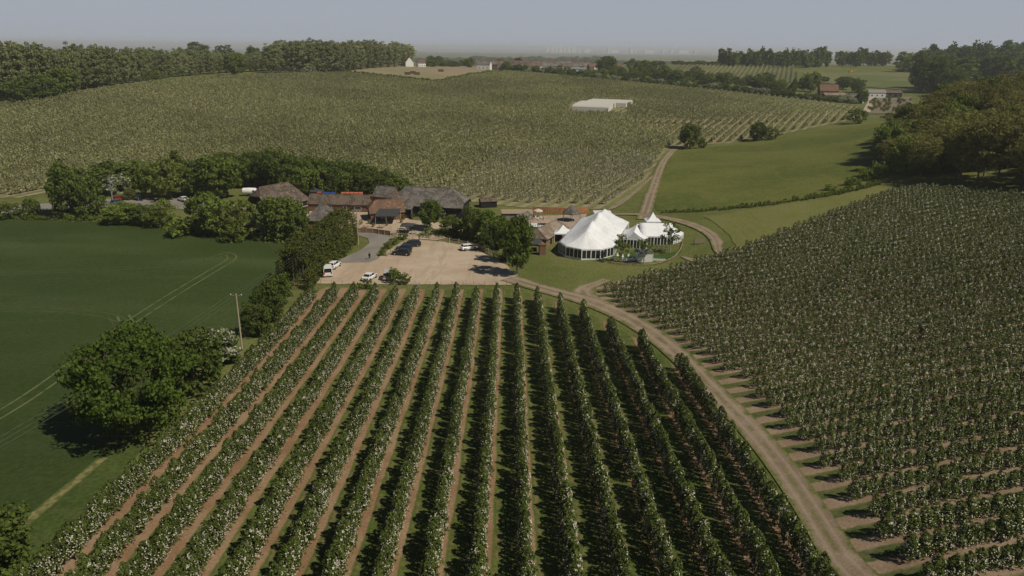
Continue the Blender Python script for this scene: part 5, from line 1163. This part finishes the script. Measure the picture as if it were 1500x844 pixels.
def vehicle(name, pr, pf, paint_, label, L=4.3, W=1.8, Hh=1.5, kind='hatch', group=None):
    p0 = Vector(pr); p1 = Vector(pf); c = (p0 + p1) / 2; c.z = h1(c.x, c.y) + .12; rz = rot(p0, p1); k = L / 4.3; hw = W / 2
    t = thing(name, c, rz, label, 'van' if kind == 'van' else 'car', group)
    if kind == 'van': st = [(-2.15, (.45, 1.05, .93)), (-2.1, (.3, 1.1, 1)), (1.2, (.28, 1.12, 1)), (1.75, (.28, 1.05, .98)), (2.05, (.32, .85, .9)), (2.15, (.42, .7, .8))]
    elif kind == 'saloon': st = [(-2.15, (.45, .88, .86)), (-2.05, (.3, .98, .96)), (-1.4, (.26, 1.0, 1)), (0, (.24, .96, 1)), (.9, (.26, .93, 1)), (1.7, (.28, .8, .96)), (2.05, (.32, .66, .86)), (2.15, (.42, .58, .76))]
    else: st = [(-2.15, (.45, .95, .88)), (-2.08, (.3, 1.0, .97)), (-1.4, (.26, 1.0, 1)), (0, (.24, .97, 1)), (.9, (.26, .96, 1)), (1.7, (.28, .84, .96)), (2.05, (.32, .7, .87)), (2.15, (.42, .62, .78))]
    zs = Hh / 1.5 if kind != 'van' else 1.0
    ring = lambda d: [(-hw * d[2] * .9, d[0]), (-hw * d[2], d[0] + .12), (-hw * d[2], d[1] * zs - .15), (-hw * d[2] * .9, d[1] * zs), (hw * d[2] * .9, d[1] * zs), (hw * d[2], d[1] * zs - .15), (hw * d[2], d[0] + .12), (hw * d[2] * .9, d[0])]
    bd = loft([(x * k, d) for x, d in st], ring).obj('body', paint_, t, smooth=False); bv = bd.modifiers.new('round', 'BEVEL'); bv.width = .05; bv.segments = 2; bv.limit_method = 'ANGLE'
    if kind == 'van': base = (-2.1, 1.55, 1.08); top = (-2.05, .85, Hh)
    elif kind == 'saloon': base = (-1.6, 1.0, .95 * zs); top = (-.95, .25, Hh)
    else: base = (-2.0, 1.0, .97 * zs); top = (-1.55, .3, Hh)
    def frust(b, ins0, ins1, z0, z1, dx0=0, dx1=0):
        bx0, bx1, bz = base; tx0, tx1, tz = top; f0 = (z0 - bz) / (tz - bz); f1 = (z1 - bz) / (tz - bz); q = []
        for f, z, ins in ((f0, z0, ins0), (f1, z1, ins1)):
            xa = (bx0 + (tx0 - bx0) * f) * k + ins; xb = (bx1 + (tx1 - bx1) * f) * k - ins; y = hw * (.88 - (.16 if kind != 'van' else .06) * f) - ins; q += [(xa, -y, z), (xb, -y, z), (xb, y, z), (xa, y, z)]
        b.add(q, [(3, 2, 1, 0), (4, 5, 6, 7), (0, 1, 5, 4), (1, 2, 6, 5), (2, 3, 7, 6), (3, 0, 4, 7)]); return q
    b = MB(); q = frust(b, 0, 0, base[2] - .06, top[2] - .05); b.obj('windows', m_glass, t)
    b = MB(); frust(b, -.02, .04, top[2] - .08, top[2]); rf = b.obj('roof', paint_, t); bv = rf.modifiers.new('round', 'BEVEL'); bv.width = .03; bv.segments = 2
    b = MB()
    for i in range(4): b.tube(q[i], q[i + 4], .05, .045, 5)
    for fr_ in ((.45,) if kind != 'van' else ()):
        for a_, c_ in ((0, 1), (3, 2)): b.tube(Vector(q[a_]).lerp(Vector(q[c_]), fr_), Vector(q[a_ + 4]).lerp(Vector(q[c_ + 4]), fr_), .045, .045, 5)
    b.obj('pillars', paint_, t)
    if kind == 'van':
        b = MB(); y = hw * .9; b.box((-2.12 * k, -y, 1.05), (.35 * k, -y + .06, Hh - .1)); b.box((-2.12 * k, y - .06, 1.05), (.35 * k, y, Hh - .1)); b.obj('side_panels', paint_, t)
    for sx in (-1.32 * k, 1.35 * k):
        for sy in (-1, 1):
            b = MB(); b.tube((sx, sy * (hw - .2), .33), (sx, sy * (hw + .01), .33), .33, .33, 14); wh = b.obj('wheel', m_tyre, t); b = MB(); b.tube((sx, sy * (hw + .0), .33), (sx, sy * (hw + .025), .33), .2, .18, 10); b.obj('rim', m_rim, wh)
            b = MB(); b.tube((sx, sy * (hw - .25), .36), (sx, sy * (hw - .005), .36), .40, .40, 14); b.obj('wheel_arch', m_trim, t)
    xe = 2.15 * k
    for sy in (-1, 1):
        b = MB(); b.box((-xe - .01, sy * hw * .78 - .14, .72 * zs), (-xe + .12, sy * hw * .78 + .14, .9 * zs if kind != 'van' else 1.2)); b.obj('tail_light', m_tail, t)
        b = MB(); b.box((xe - .28, sy * hw * .68 - .16, .58 * zs), (xe - .03, sy * hw * .68 + .16, .72 * zs)); b.obj('headlight', m_head, t)
        b = MB(); b.box((.72 * k, sy * (hw + .02) - .09, .95 * zs), (.85 * k, sy * (hw + .02) + .09, 1.08 * zs)); b.obj('mirror', paint_, t)
    b = MB(); b.box((-xe - .02, -.26, .55), (-xe + .05, .26, .66)); b.obj('number_plate', m_plate, t)
    b = MB(); b.box((xe - .12, -.5, .36), (xe + .01, .5, .5)); b.obj('grille', m_trim, t)
    return t
vehicle('parked_car', G(675, 368), G(699, 364.5), P_WHITE, 'white hatchback parked alone at the right side of the car park', 4.3)
vehicle('parked_car', G(603, 375), G(574, 373), P_BLACK, 'glossy black car nearest the camera of the three dark ones', 4.7, 1.85, 1.55)
vehicle('parked_car', G(604, 368), G(580, 367), P_NAVY, 'dark car with red tail light between two other dark cars', 4.3)
vehicle('parked_car', G(616, 361), G(590, 362), P_BLACK, 'black car farthest back of the three dark ones by the fence', 4.7, 1.85, 1.6)
vehicle('parked_van', G(481, 412), G(480, 394), P_WHITE, 'white van with its rear to the camera beside the conifer hedge', 4.9, 1.95, 2.1, 'van')
vehicle('parked_car', G(483, 397), G(496, 388), P_WHITE, 'white car parked just behind the white van', 4.4, 1.85, 1.55)
vehicle('parked_car', G(534, 414), G(549, 405), P_WHITE, 'white saloon alone on the lower edge of the car park', 4.5, 1.82, 1.45, 'saloon')
vehicle('parked_van', G(566, 415), G(570, 402), P_SILVER, 'silver van half hidden behind the leafy bush', 4.3, 1.8, 1.85, 'van')
vehicle('parked_car', G(167, 296), G(183, 292.5), P_RED, 'dark red car parked among the trees beside the mast', 4.2)
vehicle('parked_car', G(200, 293.5), G(213, 291), P_NAVY, 'dark blue car parked in shade right of the red car', 4.2)
vehicle('parked_car', G(275, 297), G(262, 293), P_WHITE, 'white car parked alone between trees on the lane', 4.3, 1.8, 1.45, 'saloon')
vehicle('parked_car', G(167, 301), G(178, 298), P_TEAL, 'teal car almost hidden in front of the red car', 4.1)
p = G(366, 287); t_ = thing('white_trailer', p, R(5), 'white rounded trailer parked under the trees left of the old barn', 'trailer')
b = MB(); b.lathe([(.7, -2.3), (1.0, -2.0), (1.1, 0), (1.0, 2.0), (.7, 2.3)], 12); me = b.mesh('trailer_body', m_white); me.transform(Matrix.Rotation(math.pi / 2, 4, 'Y')); o = link('body', me, t_, (0, 0, 1.6))
for sx in (-.5, .5):
    for sy in (-1, 1): b = MB(); b.tube((sx, sy * .9, .32), (sx, sy * 1.1, .32), .32, .32, 12); b.obj('wheel', m_tyre, t_)
b = MB(); b.box((1.2, -1.08, 1.5), (1.8, -1.0, 2.0)); b.obj('window', m_glass, t_)
# ------------------------------------------------------------------ person
def person(p, label):
    t = thing('person', p, R(200), label, 'person')
    Vv = []; Ee = []; Rr = []
    def v(co, r, par=None):
        Vv.append(co); Rr.append(r)
        if par is not None: Ee.append((par, len(Vv) - 1))
        return len(Vv) - 1
    pel = v((0, 0, .95), .14); sp = v((0, .01, 1.15), .13, pel); ch = v((0, .0, 1.35), .155, sp); nk = v((0, 0, 1.50), .055, ch); hd = v((0, -.015, 1.60), .085, nk); h2 = v((0, 0, 1.72), .085, hd)
    for s in (-1, 1):
        hp_ = v((s * .095, 0, .88), .095, pel); kn = v((s * .10, -.03 * s - .01, .48), .06, hp_); an = v((s * .11, .03 * s, .09), .042, kn); v((s * .12, -.14 + .03 * s, .03), .035, an)
        sh_ = v((s * .19, 0, 1.43), .055, ch); el_ = v((s * .25, .03, 1.15), .042, sh_); wr = v((s * .24, -.08, .92), .028, el_); pm = v((s * .235, -.10, .84), .032, wr)
        for q, (dy, L_) in enumerate([(-.03, .075), (-.01, .085), (.01, .08), (.03, .065)]): m1 = v((s * .235, -.11 + dy, .80), .010, pm); v((s * (.225), -.115 + dy, .80 - L_ * .6), .008, m1)
        th = v((s * .215, -.15, .84), .011, pm); v((s * .205, -.165, .80), .009, th)
    me = bpy.data.meshes.new('body'); me.from_pydata(Vv, Ee, []); o = link('body', me, t)
    me.materials.append(plain('skin', (.48, .30, .22), .6, .3)); md = o.modifiers.new('skin', 'SKIN'); o.modifiers.new('s', 'SUBSURF').levels = 1
    for i, r_ in enumerate(Rr): me.skin_vertices[0].data[i].radius = (r_, r_ * (.8 if i in (0, 1, 2) else 1))
    me.skin_vertices[0].data[0].use_root = True
    def cloth(name, segs, m):
        b = MB()
        for a, c, r1, r2 in segs: b.tube(a, c, r1, r2, 10)
        b.obj(name, m, t, smooth=True)
    mc = plain('dark_clothing', (.02, .02, .022), .95, .1); cloth('jacket', [((0, 0, .93), (0, 0, 1.42), .165, .19), ((0, 0, 1.42), (0, 0, 1.50), .19, .075)] + [((s * .18, 0, 1.45), (s * .25, .03, 1.15), .07, .058) for s in (-1, 1)] + [((s * .25, .03, 1.16), (s * .24, -.075, .94), .056, .042) for s in (-1, 1)], mc)
    cloth('trousers', [((0, 0, .84), (0, 0, .98), .165, .16)] + [((s * .095, 0, .90), (s * .10, -.03 * s - .01, .48), .11, .075) for s in (-1, 1)] + [((s * .10, -.03 * s - .01, .49), (s * .11, .03 * s, .14), .075, .06) for s in (-1, 1)], mc)
    b = MB(); b.lathe([(.03, 1.56), (.088, 1.62), (.1, 1.70), (.085, 1.78), (.03, 1.82)], 10, (0, .02, 0)); b.obj('hair', plain('dark_hair', (.03, .02, .015), .8), t, smooth=True)
    b = MB(); b.box((-.012, -.125, 1.63), (.012, -.09, 1.67)); b.obj('nose', me.materials[0], t)
    for s in (-1, 1): b = MB(); b.box((s * .12 - .05, -.19 + .03 * s, -.0), (s * .12 + .05, .06 + .03 * s, .10)); b.obj('shoe', m_white, t)
person(Vector(G(541.5, 381)) + Vector((0, 0, .12)), 'person in dark clothes and pale shoes walking at the car park entrance')
# ------------------------------------------------------------------ far houses, coast, fleece, crates
def house(px, py, w, d, h, rr_, rz, mw, mr, label, group=None, chim=True, wins=True, name='house'):
    p = G(px, py); o = [('window', w * f, 1.2, 1.2, 1.3, '-y') for f in (.2, .5, .8)] if wins else []
    return roofed(name, p, rz, w, d, h, rr_, mw, mr, label, 'house', (0, 0), (0, 0), .3, group=group, opens=o, chim=[(w * .2, d / 2)] if chim else None, drop=3)
house(606, 98.5, 13, 9, 5.5, 11, R(112), m_render, m_tile_old, 'tall white gabled house on the far side of the pale paddock', chim=True)
house(613, 98.5, 9, 7, 4.5, 8, R(30), m_render, m_tile_old, 'small white wing right of the tall white gabled house')
MR_ = [m_tile_red, m_tile_brown, m_tile_grey]
for i in range(44):
    px = 700 + (i % 22) * 9.0 + random.uniform(-2, 2); py = 101.5 - (i // 22) * 3.2 + random.uniform(-.6, .6) + (px - 700) * .012
    house(px, py, random.uniform(10, 17), 8, 5.5, 9.0, R(random.uniform(-25, 25)), random.choice([m_render, m_brick, m_render, m_stone]), random.choice(MR_), 'small house in the far village with a tiled roof', 'houses of the far village', chim=random.random() < .6, wins=i < 22)
house(818, 106, 30, 12, 3.6, 5.2, R(-4), m_render, m_metal, 'long low building with a pale metal roof before the village', chim=False)
house(830, 103, 14, 9, 4, 8, R(-4), m_stone, m_tile_grey, 'grey roofed house directly behind the long pale building')
for px in (706, 713, 721, 728): house(px, 101.5 + (px % 3) * .4, 4.2, 3.5, 2.4, 3.2, R(random.uniform(-8, 8)), m_white, m_render, 'small white cabin at the right end of the pale paddock', 'white cabins by the paddock', chim=False, name='white_cabin', wins=False)
house(1201, 140, 15, 9, 4, 9.0, R(-6), m_brick, m_tile_red, 'far farmhouse with a red tiled roof among dark trees')
house(1208, 144, 18, 6, 2.5, 4.2, R(4), m_brick, m_shingle, 'low pale roofed outbuilding in front of the red roofed farmhouse', chim=False)
house(1240, 149, 9, 6, 3, 5.5, R(-12), m_render, m_tile_grey, 'small grey roofed cottage at the end of the far hedge'); house(1250, 151, 6, 8, 3, 5, R(-35), m_render, m_tile_brown, 'small brown roofed cottage beside the grey roofed one')
house(1272, 143, 14, 8, 4.2, 6.5, R(-5), m_render, m_stone, 'long pale farm building at the head of the far lane', chim=False); house(1294, 143, 15, 9, 4, 6, R(-4), m_black, m_tile_brown, 'dark open farm shed right of the pale farm building', chim=False)
p = G(1247, 107); t_ = thing('yellow_digger', p, R(10), 'yellow farm machine standing on the far sloping pasture', 'digger'); my = plain('yellow_paint', (.6, .36, .03), .5)
b = MB(); b.box((-3.0, -1.1, .9), (1.6, 1.1, 2.2)); b.box((-1.2, -.9, 2.2), (.6, .9, 3.4)); b.obj('body', my, t_); b = MB(); b.tube((2, 0, 2), (5, 0, 3.6), .3, .25); b.tube((5, 0, 3.6), (6.5, 0, 1), .25, .2); b.obj('arm', my, t_); b = MB(); b.box((-3.6, -1.5, 0), (2.4, -1.0, .9)); b.box((-3.6, 1.0, 0), (2.4, 1.5, .9)); b.obj('track', m_tyre, t_)
mcr = plain('old_crate_wood', (.13, .085, .06), .95, .1)
for k, (px, py, l) in enumerate([(597, 110.5, 'left stack of brown field bins on the pale paddock'), (605, 109, 'middle stack of brown field bins on the pale paddock'), (611, 110.5, 'right stack of brown field bins in the paddock trio'), (646, 106, 'lone stack of brown field bins on the pale paddock')]):
    p = G(px, py); t_ = thing('crate_stack', p, R(6), l, 'crates')
    for i in range(4):
        for j in range(3): b = MB(); b.box((-2.6 + i * 1.3, -.6, j * .85 + .4), (-1.4 + i * 1.3, .6, j * .85 + 1.2)); b.obj('crate', mcr, t_)
fl_ = G(842, 161); t_ = thing('fleece_tunnels', fl_, -MAZ + R(27), 'block of rows covered in white fleece in the middle of the big orchard', 'row covers')
A = G(843, 162); B_ = G(900, 165); r = rot(A, B_); LL = (B_ - A).length; t_.location = A; t_.rotation_euler = (0, 0, r)
m_fleece = plain('white_fleece', (.62, .60, .54), .9, .1, var=.06)
for i in range(9):
    z = h1(A.x - math.sin(r) * i * 4.2, A.y + math.cos(r) * i * 4.2) - A.z; j = random.uniform(-1.0, 1.0) - (2 if i < 6 else -1)
    b = MB(); prof = [(-1.7, 0), (-1.5, 2.6), (-.6, 3.7), (.6, 3.7), (1.5, 2.6), (1.7, 0)]; n = 6
    b.add([(x, i * 4.2 + y_, z + zz) for x in (j, LL + j * 2) for y_, zz in prof], [tuple(range(n)), tuple(range(2 * n - 1, n - 1, -1))] + [(q, q + 1, n + q + 1, n + q) for q in range(n - 1)]); b.obj('row_cover', m_fleece, t_)
# white coastal buildings across the estuary
for i, (px, wd, ht) in enumerate([(802, 60, 45), (809, 70, 60), (815, 50, 62), (821, 80, 58), (827, 60, 62), (833, 70, 60), (840, 90, 50), (848, 40, 40), (891, 50, 44), (924, 60, 58), (930, 40, 34), (970, 34, 30), (983, 40, 34), (1017, 30, 30), (860, 120, 22), (900, 160, 18), (950, 200, 18), (1000, 220, 16)]):
    d = ray(px, 80); sc = 10500 / math.hypot(d[0], d[1]); b = MB(); wd *= .62; z0 = PLAIN - .5; b.box((-wd / 2, -60, 0), (wd / 2, 60, ht + 14)); b.box((-wd / 3, -40, ht + 14), (wd / 3, 40, ht + 22)); o = thing('coastal_building', (d[0] * sc, d[1] * sc, z0), 0, 'pale tall industrial block on the hazy far shore', 'building', 'industrial blocks on the far shore'); b.obj('block', m_white, o)
# ------------------------------------------------------------------ haze
hm = bpy.data.materials.new('haze'); hm.use_nodes = True; t_ = hm.node_tree; t_.nodes.remove(t_.nodes['Principled BSDF'])
pv = t_.nodes.new('ShaderNodeVolumePrincipled'); pv.inputs['Density'].default_value = 1.25e-4; pv.inputs['Color'].default_value = (.86, .88, .95, 1); pv.inputs['Anisotropy'].default_value = .1
t_.links.new(pv.outputs[0], t_.nodes['Material Output'].inputs['Volume'])
b = MB(); b.box((-45000, -5000, PLAIN - 4), (45000, 52000, 64)); tag(b.obj('haze', hm), kind='stuff')
